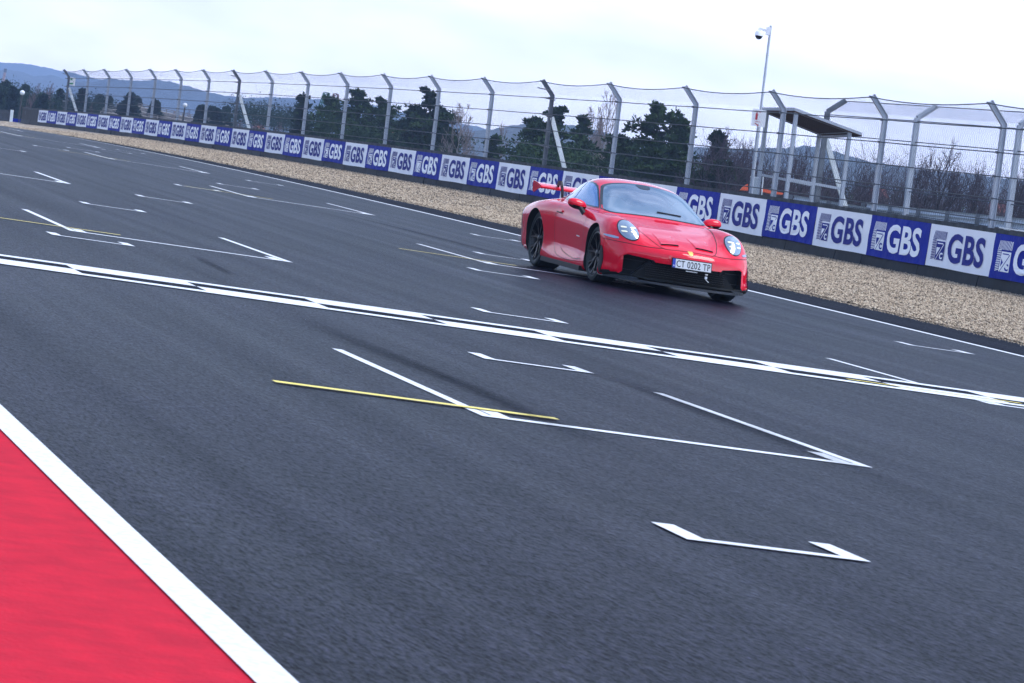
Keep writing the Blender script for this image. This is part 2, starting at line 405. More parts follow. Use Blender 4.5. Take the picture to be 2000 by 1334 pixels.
# ================================================================ the track and its markings
def sheet(name, x0f, x1f, y0, y1, dy, z, m, parent=None, nxs=1, kind='structure', jit=0):
    mb = MB(); ys = []; y = y0
    while y < y1: ys.append(y); y += dy
    ys.append(y1); rnd = random.Random(5); rows = []
    for y in ys:
        a = x0f(y) if callable(x0f) else x0f; b = x1f(y) if callable(x1f) else x1f
        a += rnd.uniform(-jit, jit)
        rows.append([(a+(b-a)*i/nxs, y, (z(a+(b-a)*i/nxs, y, i/nxs) if callable(z) else gz(y)+z)) for i in range(nxs+1)])
    for r in rows: mb.v += r
    w = nxs+1
    for j in range(len(rows)-1):
        for i in range(nxs): mb.f.append((j*w+i, j*w+i+1, (j+1)*w+i+1, (j+1)*w+i))
    o = mb.build(name, m, parent, True, fix=False)
    if not parent and kind: o['kind'] = kind
    return o
# wall line in plan and height
def wall_x(y): return 26.98-.124*(y-62.08)/6
def wall_top(y):
    i = min(max((y-62.08)/6, -4), 21); return 1.425-.02356*i-.00219*i*i-1.2e-5*i**3
def wall_h(y): return 1.2*(1-.0115*(y-62.08)/6)
def wall_base(y):
    if y < 190: return wall_top(y)-wall_h(y)
    return wall_top(190)-wall_h(190)+gz(y)-gz(190)
EDGE_X = 18.5
def yy0(a, b, n): return [a+(b-a)*i/n for i in range(n+1)]

mb = MB()                                       # the land, one sheet to the horizon
xs = [-4000, -1500, -600, -200, -60, -20, 0, 14, 17.5, 24, 26.5, 28, 31, 36, 45, 70, 120, 250, 600, 1500, 3500, 7000]
ysl = [-60, -20, 0, 20, 40, 60, 70, 80, 90, 100, 110, 120, 130, 140, 150, 170, 200, 260, 400, 700, 1100, 1800, 3000, 5000, 9000]
for y in ysl:
    for x in xs:
        z = gz(y)-.12
        if x >= 28: z = gz(y)+ .05-min(1.4, (x-28)*.05)
        mb.v.append((x, y, z))
for j in range(len(ysl)-1):
    for i in range(len(xs)-1):
        a = j*len(xs)+i; mb.f.append((a, a+1, a+1+len(xs), a+len(xs)))
ground = mb.build('ground', 'dry_grass', None, True, fix=False); ground['kind'] = 'structure'
track = sheet('track', 1.93, 16.70, -30, 260, 2.0, 0, 'asphalt', nxs=2)
sheet('shoulder', 16.70, EDGE_X, -30, 260, 2.0, 0, 'shoulder_asphalt')
sheet('red_runoff', -12.0, 1.93, -30, 260, 2.0, 0, 'red_runoff')
def gravel_z(x, y, t):
    b = wall_base(y)
    return gz(y)*(1-t)+b*t + .012 + .03*math.sin(x*3.1+y*.7)*t*(1-t) + .02*math.sin(y*2.3+x)*t*(1-t)
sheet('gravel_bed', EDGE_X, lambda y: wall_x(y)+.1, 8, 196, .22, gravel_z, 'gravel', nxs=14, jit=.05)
# the stones themselves: a dense scatter over the bed, thinning out on to the shoulder
rs = np.random.RandomState(11); NS = 190000
gy = 36+np.concatenate([rs.uniform(0, 40, NS//2), rs.uniform(0, 118, NS-NS//2)]); tt = rs.uniform(0, 1, NS)
gx = EDGE_X+(26.98-.124*(gy-62.08)/6-EDGE_X)*tt
stray = rs.uniform(size=NS) < .035; gx = np.where(stray, EDGE_X-np.abs(rs.normal(0, .12, NS)), gx); tt = np.where(stray, 0, tt)
gzv = np.array([gravel_z(float(x), float(y), float(t)) if not s else gz(float(y)) for x, y, t, s in zip(gx, gy, tt, stray)])
r = rs.uniform(.011, .027, NS)*np.where(stray, .5, 1)*(1+(gy-36)/160); C = np.stack([gx, gy, gzv+r*.15], 1)
base = np.array([(1, 0, -.3), (-.2, 1, -.2), (-1, -.1, -.3), (.1, -1, -.2), (0, 0, .85), (0, 0, -.8)]); V = np.zeros((NS, 6, 3))
an = rs.uniform(0, 6.283, NS); ca, sa = np.cos(an), np.sin(an); B = base[None]*(1+rs.uniform(-.3, .3, (NS, 6, 3))); B = B+rs.uniform(-.12, .12, (NS, 6, 3))
V[:, :, 0] = (B[:, :, 0]*ca[:, None]-B[:, :, 1]*sa[:, None])*r[:, None]*1.15+C[:, None, 0]; V[:, :, 1] = (B[:, :, 0]*sa[:, None]+B[:, :, 1]*ca[:, None])*r[:, None]+C[:, None, 1]; V[:, :, 2] = B[:, :, 2]*r[:, None]*.8+C[:, None, 2]
tri = np.array([(0, 1, 4), (1, 2, 4), (2, 3, 4), (3, 0, 4), (1, 0, 5), (2, 1, 5), (3, 2, 5), (0, 3, 5)])[None]+6*np.arange(NS)[:, None, None]; tri = tri.reshape(-1).astype(np.int32)
me = bpy.data.meshes.new('loose_gravel'); me.vertices.add(6*NS); me.vertices.foreach_set('co', V.reshape(-1).astype(np.float32)); nf = len(tri)//3
me.loops.add(nf*3); me.polygons.add(nf); me.loops.foreach_set('vertex_index', tri); me.polygons.foreach_set('loop_start', np.arange(0, nf*3, 3, dtype=np.int32)); me.polygons.foreach_set('loop_total', np.full(nf, 3, dtype=np.int32)); me.update(calc_edges=True)
o = link('loose_gravel', me, 'stone'); tag(o, 'countless beige stones covering the gravel bed and straying on to the shoulder', 'gravel', kind='stuff')

def paint(mb, pts, h=.004):
    """flat painted polygon, split along the track so that it follows the crest"""
    mb.poly([(x, y, gz(y)+h) for x, y in pts]); return mb
def rect(mb, x0, x1, y0, y1, h=.004):
    n = max(1, int((y1-y0)/2))
    for i in range(n):
        a, b = y0+(y1-y0)*i/n, y0+(y1-y0)*(i+1)/n
        mb.poly([(x0, a, gz(a)+h), (x1, a, gz(a)+h), (x1, b, gz(b)+h), (x0, b, gz(b)+h)])
    return mb
def mark(name, mb, m='white_line', label=None):
    o = mb.build(name, m, track, fix=False)
    if label: o['label'] = label
    return o
m_ = MB(); rect(m_, 1.86, 1.985, -30, 240, .006); mark('track_edge_line', m_, label='broad white edge line beside the red run-off')
m_ = MB(); rect(m_, 16.52, 16.65, -30, 240, .006); mark('track_edge_line', m_, label='white edge line on the gravel side of the track')
def big_box(x, y):
    mb = MB(); W = 2.28
    rect(mb, x, x+.072, y+.12, y+3.82); rect(mb, x+W-.072, x+W, y+.12, y+3.82); rect(mb, x, x+W, y, y+.12)
    rect(mb, x+.085, x+.19, y+.12, y+.56); rect(mb, x+W-.19, x+W-.085, y+.12, y+.56)
    mark('car_grid_box', mb)
def small_box(x, y, h=.006):
    mb = MB(); W = .80
    rect(mb, x, x+.10, y+.085, y+.48, h); rect(mb, x+W-.10, x+W, y+.085, y+.48, h); rect(mb, x, x+W, y, y+.085, h)
    mark('motorcycle_grid_box', mb)
for k in range(0, 7): big_box(4.94, 17.62+16*k)
for k in range(0, 7): big_box(11.42, 25.62+16*k)
for k in range(7):
    for x0, x1, y in ((3.87, 5.49, 18.0+16*k), (10.42, 12.0, 26.25+16*k)):
        if x0 < 4 and k == 1: x1 = 5.54; y += .15
        m_ = MB(); rect(m_, x0, x1, y, y+(.11 if k == 0 and x0 < 4 else .075), .0090); mark('pit_box_line', m_, 'yellow_line')
small = [(4.52, 12.84), (6.26, 22.50), (8.0, 29.02), (10.50, 38.70), (12.25, 45.05), (14.66, 54.35), (14.56, 35.05), (4.56, 32.12), (6.31, 42.1), (8.06, 48.6),
         (10.30, 58.3), (12.13, 64.15), (14.22, 71.95), (4.5, 51.4), (6.3, 61.4), (8.0, 67.05), (10.1, 75.9), (11.5, 80.5), (13.35, 87.2), (14.4, 91.5), (6.2, 80.6), (8.0, 86.5), (10.2, 97)]
for x, y in small: small_box(x, y)
# chequered start line: two rows of cells between two thin borders
cq = MB(); Y0, YB, YC = 25.90, .23, .45; CX, CW = 3.984, .9804
rect(cq, 1.99, 16.5, Y0, Y0+YB, .0065); rect(cq, 1.99, 16.5, Y0+YB+2*YC, Y0+2*YB+2*YC, .0065)
for i in range(-3, 14):
    x0, x1 = max(1.99, CX+CW*i), min(16.5, CX+CW*(i+1))
    if x1 <= x0: continue
    yy = Y0+YB+(YC if i % 2 == 0 else 0)
    rect(cq, x0, x1, yy, yy+YC, .0065)
mark('start_line', cq, label='chequered white start line across the asphalt')
cd_ = MB()
for i in range(-3, 14):
    x0, x1 = max(1.99, CX+CW*i), min(16.5, CX+CW*(i+1))
    if x1 <= x0: continue
    yy = Y0+YB+(0 if i % 2 == 0 else YC); rect(cd_, x0, x1, yy, yy+YC, .0065)
mark('start_line_dark_cells', cd_, 'shoulder_asphalt')
# tyre marks: ragged rubber streaks
def skid(line, w):
    L = crom(np.array(line, float), 8); n = len(L); mb = MB(); uv = []
    for q in L: mb.v += [(q[0]-w/2, q[1], gz(q[1])+.011), (q[0]+w/2, q[1], gz(q[1])+.011)]
    for i in range(n-1):
        mb.f.append((2*i, 2*i+1, 2*i+3, 2*i+2)); uv += [(0, i/(n-1)), (1, i/(n-1)), (1, (i+1)/(n-1)), (0, (i+1)/(n-1))]
    o = mb.build('tyre_mark', 'skid', track, fix=False); l = o.data.uv_layers.new(name='UVMap')
    for k, c in enumerate(uv): l.data[k].uv = c
    return o
skid([(5.28, 24.4), (5.33, 22.2), (5.37, 20.8), (5.39, 19.4), (5.37, 18.0), (5.35, 16.6)], .23)
skid([(7.02, 23.2), (7.13, 21.7), (7.08, 20.4), (7.08, 19.2), (7.05, 18.0), (7.04, 15.5)], .23)
skid([(5.90, 32.0), (5.82, 30.4), (5.76, 29.0)], .12)
skid([(12.5, 56), (12.75, 50), (12.8, 46), (12.85, 42.5)], .22)

# ================================================================ barrier, banners, fence
B0, B1 = 44.0, 190.0
ysb = []; y = B0
while y < B1: ysb.append(y); y += 1.5
ysb.append(B1)
def wall_strip(z0f, z1f, d0, d1, name, m, parent, ya=B0, yb=B1, closed=True):
    mb = MB(); ys = [q for q in ysb if ya <= q <= yb]
    for q in ys:
        x = wall_x(q); z0, z1 = z0f(q), z1f(q)
        mb.v += [(x+d0, q, z0), (x+d0, q, z1), (x+d1, q, z1), (x+d1, q, z0)]
    for i in range(len(ys)-1):
        for k in range(4):
            a = i*4+k; b = i*4+(k+1) % 4; mb.f.append((a, b, b+4, a+4))
    mb.f += [(0, 1, 2, 3), tuple(len(mb.v)-4+k for k in range(4))]
    return mb.build(name, m, parent)
bar_ = empty('trackside_barrier', (wall_x(B0), B0, wall_base(B0)), 'long black barrier with advertising banners between gravel bed and wire fence', 'barrier')
def child_world(o, parent):
    o.parent = parent; o.matrix_parent_inverse = Matrix.Translation(-parent.location); return o
w1 = wall_strip(lambda q: wall_base(q)-.25, lambda q: wall_top(q)-.085, 0, .55, 'barrier_wall', 'black_skirt', None); child_world(w1, bar_)
w2 = wall_strip(lambda q: wall_top(q)-.083, lambda q: wall_top(q)+.0, -.03, .62, 'barrier_cap', 'barrier_cap', None); child_world(w2, bar_)
# a line of loose conveyor belt along the foot
ft = MB(); rs = random.Random(3)
for i in range(len(ysb)-1):
    a, b = ysb[i], ysb[i+1]; t = rs.uniform(.0, .05)
    ft.prism([(wall_x(a)-.02-t, a, wall_base(a)-.1), (wall_x(b)-.02-t, b-.02, wall_base(b)-.1), (wall_x(b)-.02, b-.02, wall_base(b)+.20+t), (wall_x(a)-.02, a, wall_base(a)+.20+t)], (.03, 0, 0))
child_world(ft.build('belt_skirt', 'black_skirt'), bar_)
# loose pale panels lying on the cap at the right-hand end
for i in range(7):
    q = 61.0-.86*i; mb = MB(); mb.box((wall_x(q)+.25, q, wall_top(q)+.03), (.30, 0, 0), (0, .37, .004*(i % 3)), (0, 0, .012))
    o = mb.build('cap_slab', 'brace_white'); tag(o, 'pale flat slab lying on top of the barrier, number %s from the left of seven' % ['one', 'two', 'three', 'four', 'five', 'six', 'seven'][i], 'slab', 'pale slabs on the barrier cap')

BAN_W = 3.135
def banner_surface(u, v, y_far, seed, blue):
    """u along 0..1 (left edge = far), v up 0..1 -> point; light creases only"""
    y = y_far-BAN_W*u
    zt = wall_top(y)-.087; zb = wall_top(y)-wall_h(y)*.795
    s = .5+.5*math.sin(seed*1.7)
    d = (.016*math.sin(5*u*math.pi+seed)+.008*math.sin(13*u+9*v+seed*2))*(1.0 if blue else .35)*(1-.5*v)
    zb += (.008*math.sin(seed*3)+.006*math.sin(6*u+seed))*(1-v)
    return Vector((wall_x(y)-.045-abs(d), y, zb+(zt-zb)*v))
def wrap(mb, pts2, fn, off):
    n = len(mb.v)
    for x, y, z in pts2: p = fn(min(max(x, 0), 1), min(max(y, 0), 1)); mb.v.append((p.x-off, p.y, p.z))
    return n
gbs = text_mesh('GBS', 1, 0, .030, spacing=1.04)
cch = text_mesh('C', 1, 0, .05)
def sub_quad(mb, fn, x0, y0, x1, y1, off, n=4):
    for i in range(n):
        a, b = x0+(x1-x0)*i/n, x0+(x1-x0)*(i+1)/n
        k = wrap(mb, [(a, y0, 0), (b, y0, 0), (b, y1, 0), (a, y1, 0)], fn, off); mb.f.append((k, k+1, k+2, k+3))
def tri2(mb, fn, pts, off):
    k = wrap(mb, [(x, y, 0) for x, y in pts], fn, off); mb.f.append(tuple(range(k, k+len(pts))))
ORD = ['first', 'second', 'third', 'fourth', 'fifth', 'sixth', 'seventh', 'eighth', 'ninth', 'tenth', 'eleventh', 'twelfth', 'thirteenth', 'fourteenth', 'fifteenth', 'sixteenth', 'seventeenth', 'eighteenth', 'nineteenth', 'twentieth', 'twenty-first', 'twenty-second']
first_right = 62.08-.107*6            # boundary at the far (left) side of the last, cut-off blue banner
n_ban = 41; cnt = {0: 0, 1: 0}
for j in range(-1, 39):
    blue = (j % 2 != 0)
    y_far = first_right+BAN_W*(j+1)
    if y_far > 184.2: break
    seed = j*1.37+.4
    fn = lambda u, v, yf=y_far, sd=seed, bl=blue: banner_surface(u, v, yf, sd, bl)
    mb = MB(); nu, nv = 56, 8
    for a in range(nu+1):
        for b in range(nv+1): mb.v.append(tuple(fn(a/nu, b/nv)))
    for a in range(nu):
        for b in range(nv): k = a*(nv+1)+b; mb.f.append((k, k+1, k+nv+2, k+nv+1))
    side = 'blue' if blue else 'white'; c = cnt[int(blue)]; cnt[int(blue)] += 1
    if c < 9: lab = '%s advertising banner with %s lettering, %s %s one from the right end of the barrier' % (side, 'white' if blue else 'blue', ORD[c], side)
    else:
        c2 = (19 if not blue else 18)-c; lab = '%s advertising banner with %s lettering, %s %s one from the left end of the barrier' % (side, 'white' if blue else 'blue', ORD[max(c2, 0)], side)
    # closed sheet a few millimetres thick
    nv0 = len(mb.v); fr = list(mb.f)
    mb.v += [(x+.006, y, z) for x, y, z in mb.v]; mb.f += [tuple(i+nv0 for i in f[::-1]) for f in fr]
    root = mb.build('advertising_banner', 'banner_blue' if blue else 'banner_white', None, True)
    tag(root, lab, 'banner', 'advertising banners along the barrier')
    ink = 'banner_paint' if blue else 'banner_ink'; inv = 'banner_blue' if blue else 'banner_white'
    tb = MB(); k = wrap(tb, [(.600+x/gbs[2]*.560, .50+y/gbs[3]*.70, 0) for x, y, z in gbs[0]], fn, .012)
    tb.f += [tuple(i+k for i in f) for f in gbs[1]]
    tb.build('lettering', ink, root, fix=False)
    lg = MB()
    sub_quad(lg, fn, .135, .17, .270, .62, .012)
    for h in range(11):                                    # hatching: slanting strokes over and beside the block
        x = .070+h*.019
        yb = .66 if x > .125 else .17+.0*h
        sl = .030
        tri2(lg, fn, [(x, .66), (x+.009, .66), (min(x+.009+sl*.6, .275), .86), (min(x+sl*.6, .270), .86)], .005)
    for h in range(12):
        y = .17+h*.041
        tri2(lg, fn, [(.070, y), (.128, y+.030), (.128, y+.050), (.070, y+.020)], .012)
    logo = lg.build('logo_block', ink, root, fix=False)
    li = MB()
    sub_quad(li, fn, .155, .555, .245, .580, .017, 2)
    tri2(li, fn, [(.150, .17), (.158, .17), (.262, .56), (.252, .56)], .0175)
    tri2(li, fn, [(.150, .47), (.205, .47), (.152, .27)], .0175)
    k = wrap(li, [(.235+x/cch[2]*.05, .275+y/cch[3]*.16, 0) for x, y, z in cch[0]], fn, .0175); li.f += [tuple(i+k for i in f) for f in cch[1]]
    li.build('logo_figure', inv, logo, fix=False)

# fence on top of the barrier
fence = empty('debris_fence', (wall_x(62)+.45, 62, wall_top(62)), 'tall wire mesh safety fence with cranked steel posts standing behind the banner barrier', 'fence')
def up_at(y): return UPV
def post_h(y): return 2.09*(1-.0078*(y-62.08)/6)
def fpt(y, u, back=.30):
    """point on the net: u = 0 barrier top, 1 elbow, 2 tip"""
    s = post_h(y)/2.09; b = Vector((wall_x(y)+back, y, wall_top(y)-.05))
    if u <= 1: return b+UPV*(post_h(y)*u)
    return b+UPV*(post_h(y)+.37*s*(u-1))+Vector((-.32*s*(u-1), 0, 0))
PY = [62.08+6*i for i in range(-3, 20)]
def sag(y, u):
    i = (y-62.08)/6; t = i-math.floor(i); return .075*4*t*(1-t)*(max(0, u)**2/4+.25)
for n, y in enumerate(PY):
    i = round((y-62.08)/6); term = i in (5, 12, 19); mb = MB(); a, b, c = fpt(y, -.05, .12), fpt(y, 1, .12), fpt(y, 2.06, .12)
    for o1 in (-.048, .048):                                 # H section
        for p, q in ((a, b), (b, c)):
            d = (q-p).normalized(); nrm = Vector((0, 1, 0)).cross(d).normalized()
            mb.box((p+q)/2+nrm*o1, (q-p)/2+d*.02, nrm*.006, Vector((0, .042, 0)))
    for p, q in ((a, b), (b, c)):
        d = (q-p).normalized(); nrm = Vector((0, 1, 0)).cross(d).normalized(); mb.box((p+q)/2, (q-p)/2+d*.02, nrm*.048, Vector((0, .005, 0)))
    post = child_world(mb.build('post', 'galvanised_dark' if term else 'galvanised'), fence)
    mb = MB()
    for u in (.10, .30, .51, .735, .965, 2.0):
        p = fpt(y, u, .05); mb.box(p, (.03, 0, 0), (0, .03, 0), (0, 0, .025))
    child_world(mb.build('cable_clamp', 'galvanised_dark'), fence)
    if term:
        mb = MB(); p, q = fpt(y, .70, .18), fpt(y, .0, .74); d = (q-p); mb.bar(p, q, .12, .05, up=(0, 1, 0)); ch = mb.build('brace', 'brace_white'); child_world(ch, fence)
        mb = MB()
        for u in (.30, .51, .735, .965, 1.5): mb.bar(fpt(y+.7, u, .05), fpt(y-.4, u, .08)+Vector((0, 0, -.05)), .05, .03)
        child_world(mb.build('turnbuckle', 'galvanised_dark'), fence)
for u in (.10, .30, .51, .735, .965, 2.0):
    mb = MB(); pts = []; y = 47.0
    while y <= 176.2:
        p = fpt(y, u, .03); p.z -= sag(y, u)*(1.0 if u == 2.0 else .25); pts.append(p); y += .75
    mb.tube(pts, .012, 5, False); child_world(mb.build('cable', 'cable'), fence)
def net(y0, y1, pitch, f, ulen, name, parent, m='wire', r=.0026, us=2.0, nseg=9):
    mb = MB(); y = y0-ulen
    while y < y1:
        for sgn in (1, -1):
            prev = None
            for k in range(nseg+1):
                t = k/nseg; yy = (y+ulen*t) if sgn == 1 else (y+ulen*(1-t))
                if yy < y0 or yy > y1: prev = None; continue
                p = f(yy, us*t)
                if prev is not None:
                    n = len(mb.v); d = (p-prev).normalized(); a = Vector((1, 0, 0)); b_ = d.cross(a).normalized()
                    for q in (prev, p):
                        mb.v += [tuple(q+b_*r), tuple(q-b_*r*.5+a*r*.87), tuple(q-b_*r*.5-a*r*.87)]
                    mb.f += [(n, n+1, n+4, n+3), (n+1, n+2, n+5, n+4), (n+2, n, n+3, n+5)]
                prev = p
        y += pitch
    return child_world(mb.build(name, m, fix=False), parent)
def fnet(y, u):
    p = fpt(y, u, .02); p.z -= sag(y, u)*(u/2)*.9; return p
net(47, 176.1, .11, fnet, 2.5, 'wire_mesh', fence, r=.0014)

# second fence behind it, cranked away from the track, at the marshal post
SX, SY0 = 3.6, 81.0
f2 = empty('rear_fence', (wall_x(70)+SX, 70, 1), 'second wire fence behind the shelter with posts cranked away from the track', 'fence')
def f2pt(y, u):
    b = Vector((wall_x(y)+SX+.35, y, wall_top(y)-.25))
    if u <= 1: return b+UPV*(2.62*u)
    return b+UPV*(2.62+.33*(u-1))+Vector((.42*(u-1), 0, 0))
for i in range(0, 7):
    y = SY0-5.7*i
    a, b, c = f2pt(y, -.1), f2pt(y, 1), f2pt(y, 2.05); mb = MB()
    for p, q in ((a, b), (b, c)): mb.bar(p, q, .12, .11, up=(0, 1, 0))
    child_world(mb.build('post', 'galvanised' if i else 'galvanised_dark'), f2)
p, q = f2pt(SY0, .78), f2pt(SY0-.0, .02)+Vector((.9, 0, 0)); child_world(MB().bar(p, q, .13, .06, up=(0, 1, 0)).build('brace', 'brace_white'), f2)
for u in (.12, .33, .55, .78, .97, 2.0):
    mb = MB(); pts = []; y = SY0+.0
    while y > 44: pp = f2pt(y, u); pts.append(pp); y -= .8
    mb.tube(pts, .012, 5, False); child_world(mb.build('cable', 'cable'), f2)
net(44, SY0, .11, f2pt, 2.9, 'wire_mesh', f2, r=.0016)

# ================================================================ marshal post, camera mast, signs
DSH = 82.5
def vert(p, h): return p+UPV*h
s1, s2 = at(1478, 385, DSH+1.0), at(1534, 393, DSH-.9)          # left pair / right pair of post feet at barrier level
s3, s4 = at(1583, 401, DSH+1.5), at(1641, 408, DSH-.5)
sh = empty('marshal_shelter', tuple(s1+Vector((0, 0, -1.3))), 'open steel marshal shelter with sloping corrugated roof behind the fence', 'shelter')
for p, h in ((s1, 2.15), (s2, 2.20), (s3, 1.84), (s4, 1.92)):
    child_world(MB().bar(p-UPV*1.2, vert(p, h), .085, .085, up=(1, 0, 0)).build('post', 'galvanised'), sh)
t1, t2, t3, t4 = vert(s1, 2.15), vert(s2, 2.20), vert(s3, 1.84), vert(s4, 1.92)
mb = MB()
for a, b in ((t1, t2), (t3, t4), (t1, t3), (t2, t4)): mb.bar(a-UPV*.04, b-UPV*.04, .05, .07)
mb.bar(t3-UPV*.15, t4-UPV*.15, .05, .06)
child_world(mb.build('roof_frame', 'galvanised'), sh)
for a, b in ((s1+UPV*.56, s3+UPV*.5), (s2+UPV*.54, s4+UPV*.48)): child_world(MB().bar(a, b, .05, .06).build('handrail', 'galvanised'), sh)
rb = MB(); N = 26; o1 = t1+(t1-t3)*.08+(t1-t2)*.10; o2 = t2+(t2-t4)*.06+(t2-t1)*.05; o3 = t3+(t3-t1)*.15+(t3-t4)*.10; o4 = t4+(t4-t2)*.20+(t4-t3)*.05
for i in range(N):                                               # corrugated sheet, ribs running down the slope
    f0, f1 = i/N, (i+1)/N; h0, h1 = (.03 if i % 2 else 0), (.03 if (i+1) % 2 else 0)
    a, b, c, d = o1.lerp(o2, f0)+UPV*h0, o1.lerp(o2, f1)+UPV*h1, o3.lerp(o4, f1)+UPV*h1, o3.lerp(o4, f0)+UPV*h0
    rb.quad(a, b, c, d); rb.quad(a-UPV*.012, b-UPV*.012, c-UPV*.012, d-UPV*.012); rb.quad(a, b, b-UPV*.012, a-UPV*.012); rb.quad(d, c, c-UPV*.012, d-UPV*.012)
child_world(rb.build('corrugated_roof', 'roof_sheet'), sh)
bd = MB(); P = [o1-UPV*.05, o2-UPV*.05, o4-UPV*.05, o3-UPV*.05]; bd.prism(P, -UPV*.025); child_world(bd.build('roof_boarding', 'timber'), sh)
fs = MB(); fs.bar(o2-UPV*.02, o4-UPV*.02, .03, .06); fs.bar(o1-UPV*.02, o2-UPV*.02, .03, .06); child_world(fs.build('fascia', 'galvanised'), sh)

mp0, mp1 = at(1466, 380, 81.0), at(1505.5, 50, 81.0)
mast = empty('camera_mast', tuple(mp0-UPV*1.3), 'thin grey pole with a white dome camera on top beside the shelter', 'camera pole')
ptsm = [mp0-UPV*1.3, mp0, mp0.lerp(mp1, .42), mp0.lerp(mp1, .43), mp1]
child_world(MB().tube(ptsm, [.046, .046, .044, .030, .028], 12).build('pole', 'galvanised', None, True), mast)
cr_ = RT0; br = mp0.lerp(mp1, .965)
mb = MB(); mb.box(br-cr_*.045, cr_*.05, FW*.05, UPV*.09); mb.bar(br-cr_*.05+UPV*.0, br-cr_*.25+UPV*.03, .05, .05); mb.bar(br-cr_*.25+UPV*.045, br-cr_*.25-UPV*.03, .06, .06)
child_world(mb.build('camera_bracket', 'camera_white'), mast)
cc = br-cr_*.25-UPV*.10
dm = MB(); dm.lathe([(0, .07), (.07, .07), (.095, .03), (.105, -.04), (0, -.04)], tuple(cc), n=24); child_world(dm.build('camera_housing', 'camera_white', None, True), mast)
dm = MB(); dm.lathe([(.088*math.cos(a), -.04-.088*math.sin(a)) for a in [math.pi/2*i/8 for i in range(9)]], tuple(cc), n=24); child_world(dm.build('camera_dome', 'camera_dome', None, True), mast)
sg = at(1482, 230.5, 80.7); hw, hh = .165, .200
sgn_up = UPV
es = empty('extinguisher_sign', tuple(sg-UPV*hh), 'white sign with a red fire extinguisher and arrow on the camera pole', 'sign')
mb = MB(); mb.box(sg, RT0*hw, FW*.004, sgn_up*hh); child_world(mb.build('sign_panel', 'sign_white'), es)
rd = MB(); fo = -FW*.007
def spt(x, y): return sg+RT0*(x*hw)+sgn_up*(y*hh)+fo
def spoly(mb, P): mb.poly([spt(x, y) for x, y in P])
spoly(rd, [(-.50, -.25), (-.18, -.25), (-.18, .45), (-.26, .55), (-.42, .55), (-.50, .45)])
spoly(rd, [(-.40, .57), (-.30, .57), (-.28, .70), (.20, .66), (.20, .80), (-.40, .78)])
spoly(rd, [(-.62, .62), (-.42, .70), (-.46, .78), (-.62, .70)])
spoly(rd, [(-.50, -.62), (.02, -.80), (-.02, -.68), (.12, -.90), (-.16, -.97), (-.10, -.88), (-.54, -.70)])
for i in range(6): spoly(rd, [(-.50+i*.14, -.42), (-.41+i*.14, -.42), (-.41+i*.14, -.50), (-.50+i*.14, -.50)])
child_world(rd.build('sign_pictogram', 'sign_red', fix=False), es)
sg2 = at(140.5, 159, 176.5)
ex = empty('exit_sign', tuple(sg2), 'small white sign with green markings on the far left end of the fence', 'sign')
child_world(MB().box(sg2, RT0*.17, FW*.01, UPV*.21).build('sign_panel', 'sign_white'), ex)
gm = MB()
for x, y in ((-.2, .55), (-.25, -.6)): gm.box(sg2+RT0*(x*.17)+UPV*(y*.21)-FW*.02, RT0*(.05 if y > 0 else .08), FW*.003, UPV*(.05 if y > 0 else .035))
gm.box(sg2+RT0*.04+UPV*-.10-FW*.02, RT0*.05, FW*.003, UPV*.03)
child_world(gm.build('sign_marks', 'sign_green'), ex)
# grey cabinet at the mast foot
cbp = at(1472, 362, 82); cab = empty('equipment_cabinet', tuple(cbp-UPV*.4), 'small grey equipment cabinet at the foot of the camera pole', 'cabinet')
child_world(MB().box(cbp-UPV*.1, RT0*.09, FW*.09, UPV*.28).build('cabinet_body', 'box_grey'), cab); child_world(MB().box(cbp+UPV*.195, RT0*.10, FW*.10, UPV*.012).build('cabinet_lid', 'brace_white'), cab)
stake = MB().bar(at(1487, 386, 81.5), at(1490.5, 345, 81.5), .022, .022).build('wooden_stake', 'brace_white'); tag(stake, 'thin pale stake standing behind the barrier left of the shelter', 'stake')

# guard rail and service road behind the fence on the right
def rail(px0, py0, D0, px1, py1, D1, name, label, n=20, h=.30):
    a, b = at(px0, py0, D0), at(px1, py1, D1); e = empty(name, tuple(a-Vector((0, 0, .7))), label, 'guard rail')
    mb = MB()
    d = (b-a).normalized(); nn = d.cross(UPV).normalized()
    prof = [(0, .15), (-.035, .11), (-.035, .06), (0, 0), (-.035, -.06), (-.035, -.11), (0, -.15)]
    for i in range(len(prof)-1):
        p, q = prof[i], prof[i+1]; mb.quad(a+nn*p[0]+UPV*p[1], b+nn*p[0]+UPV*p[1], b+nn*q[0]+UPV*q[1], a+nn*q[0]+UPV*q[1])
    child_world(mb.build('beam', 'galvanised'), e)
    k = int((b-a).length/2)
    for i in range(k+1):
        p = a.lerp(b, i/max(k, 1)); child_world(MB().bar(p+UPV*.15+nn*.08, p-UPV*1.1+nn*.08, .06, .12).build('rail_post', 'galvanised_dark'), e)
rail(1690, 406, 104, 2040, 442, 92, 'guard_rail', 'ribbed steel guard rail running behind the fences on the right')
rail(1548, 391, 96, 1700, 417, 92, 'guard_rail', 'short steel guard rail behind the marshal shelter')
rail(600, 282, 240, 380, 246, 300, 'guard_rail', 'distant low guard rail behind the left part of the fence')

# orange boat-like machine parts behind the fence
def om(pts, D, label, name):
    a = [at(x, y, D) for x, y in pts]; mb = MB(); mb.prism(a, FW*.35); o = mb.build(name, 'orange'); tag(o, label, 'machine')
om([(1446, 371), (1450, 366), (1456, 361), (1461, 359), (1461, 372)], 98, 'orange curved machine hood seen through the fence left of the shelter', 'orange_hood')
om([(1488, 368), (1497, 369.5), (1509, 373), (1530, 377), (1528, 380), (1505, 378), (1488, 374)], 99, 'flat orange machine body seen through the fence below the shelter', 'orange_machine_body')
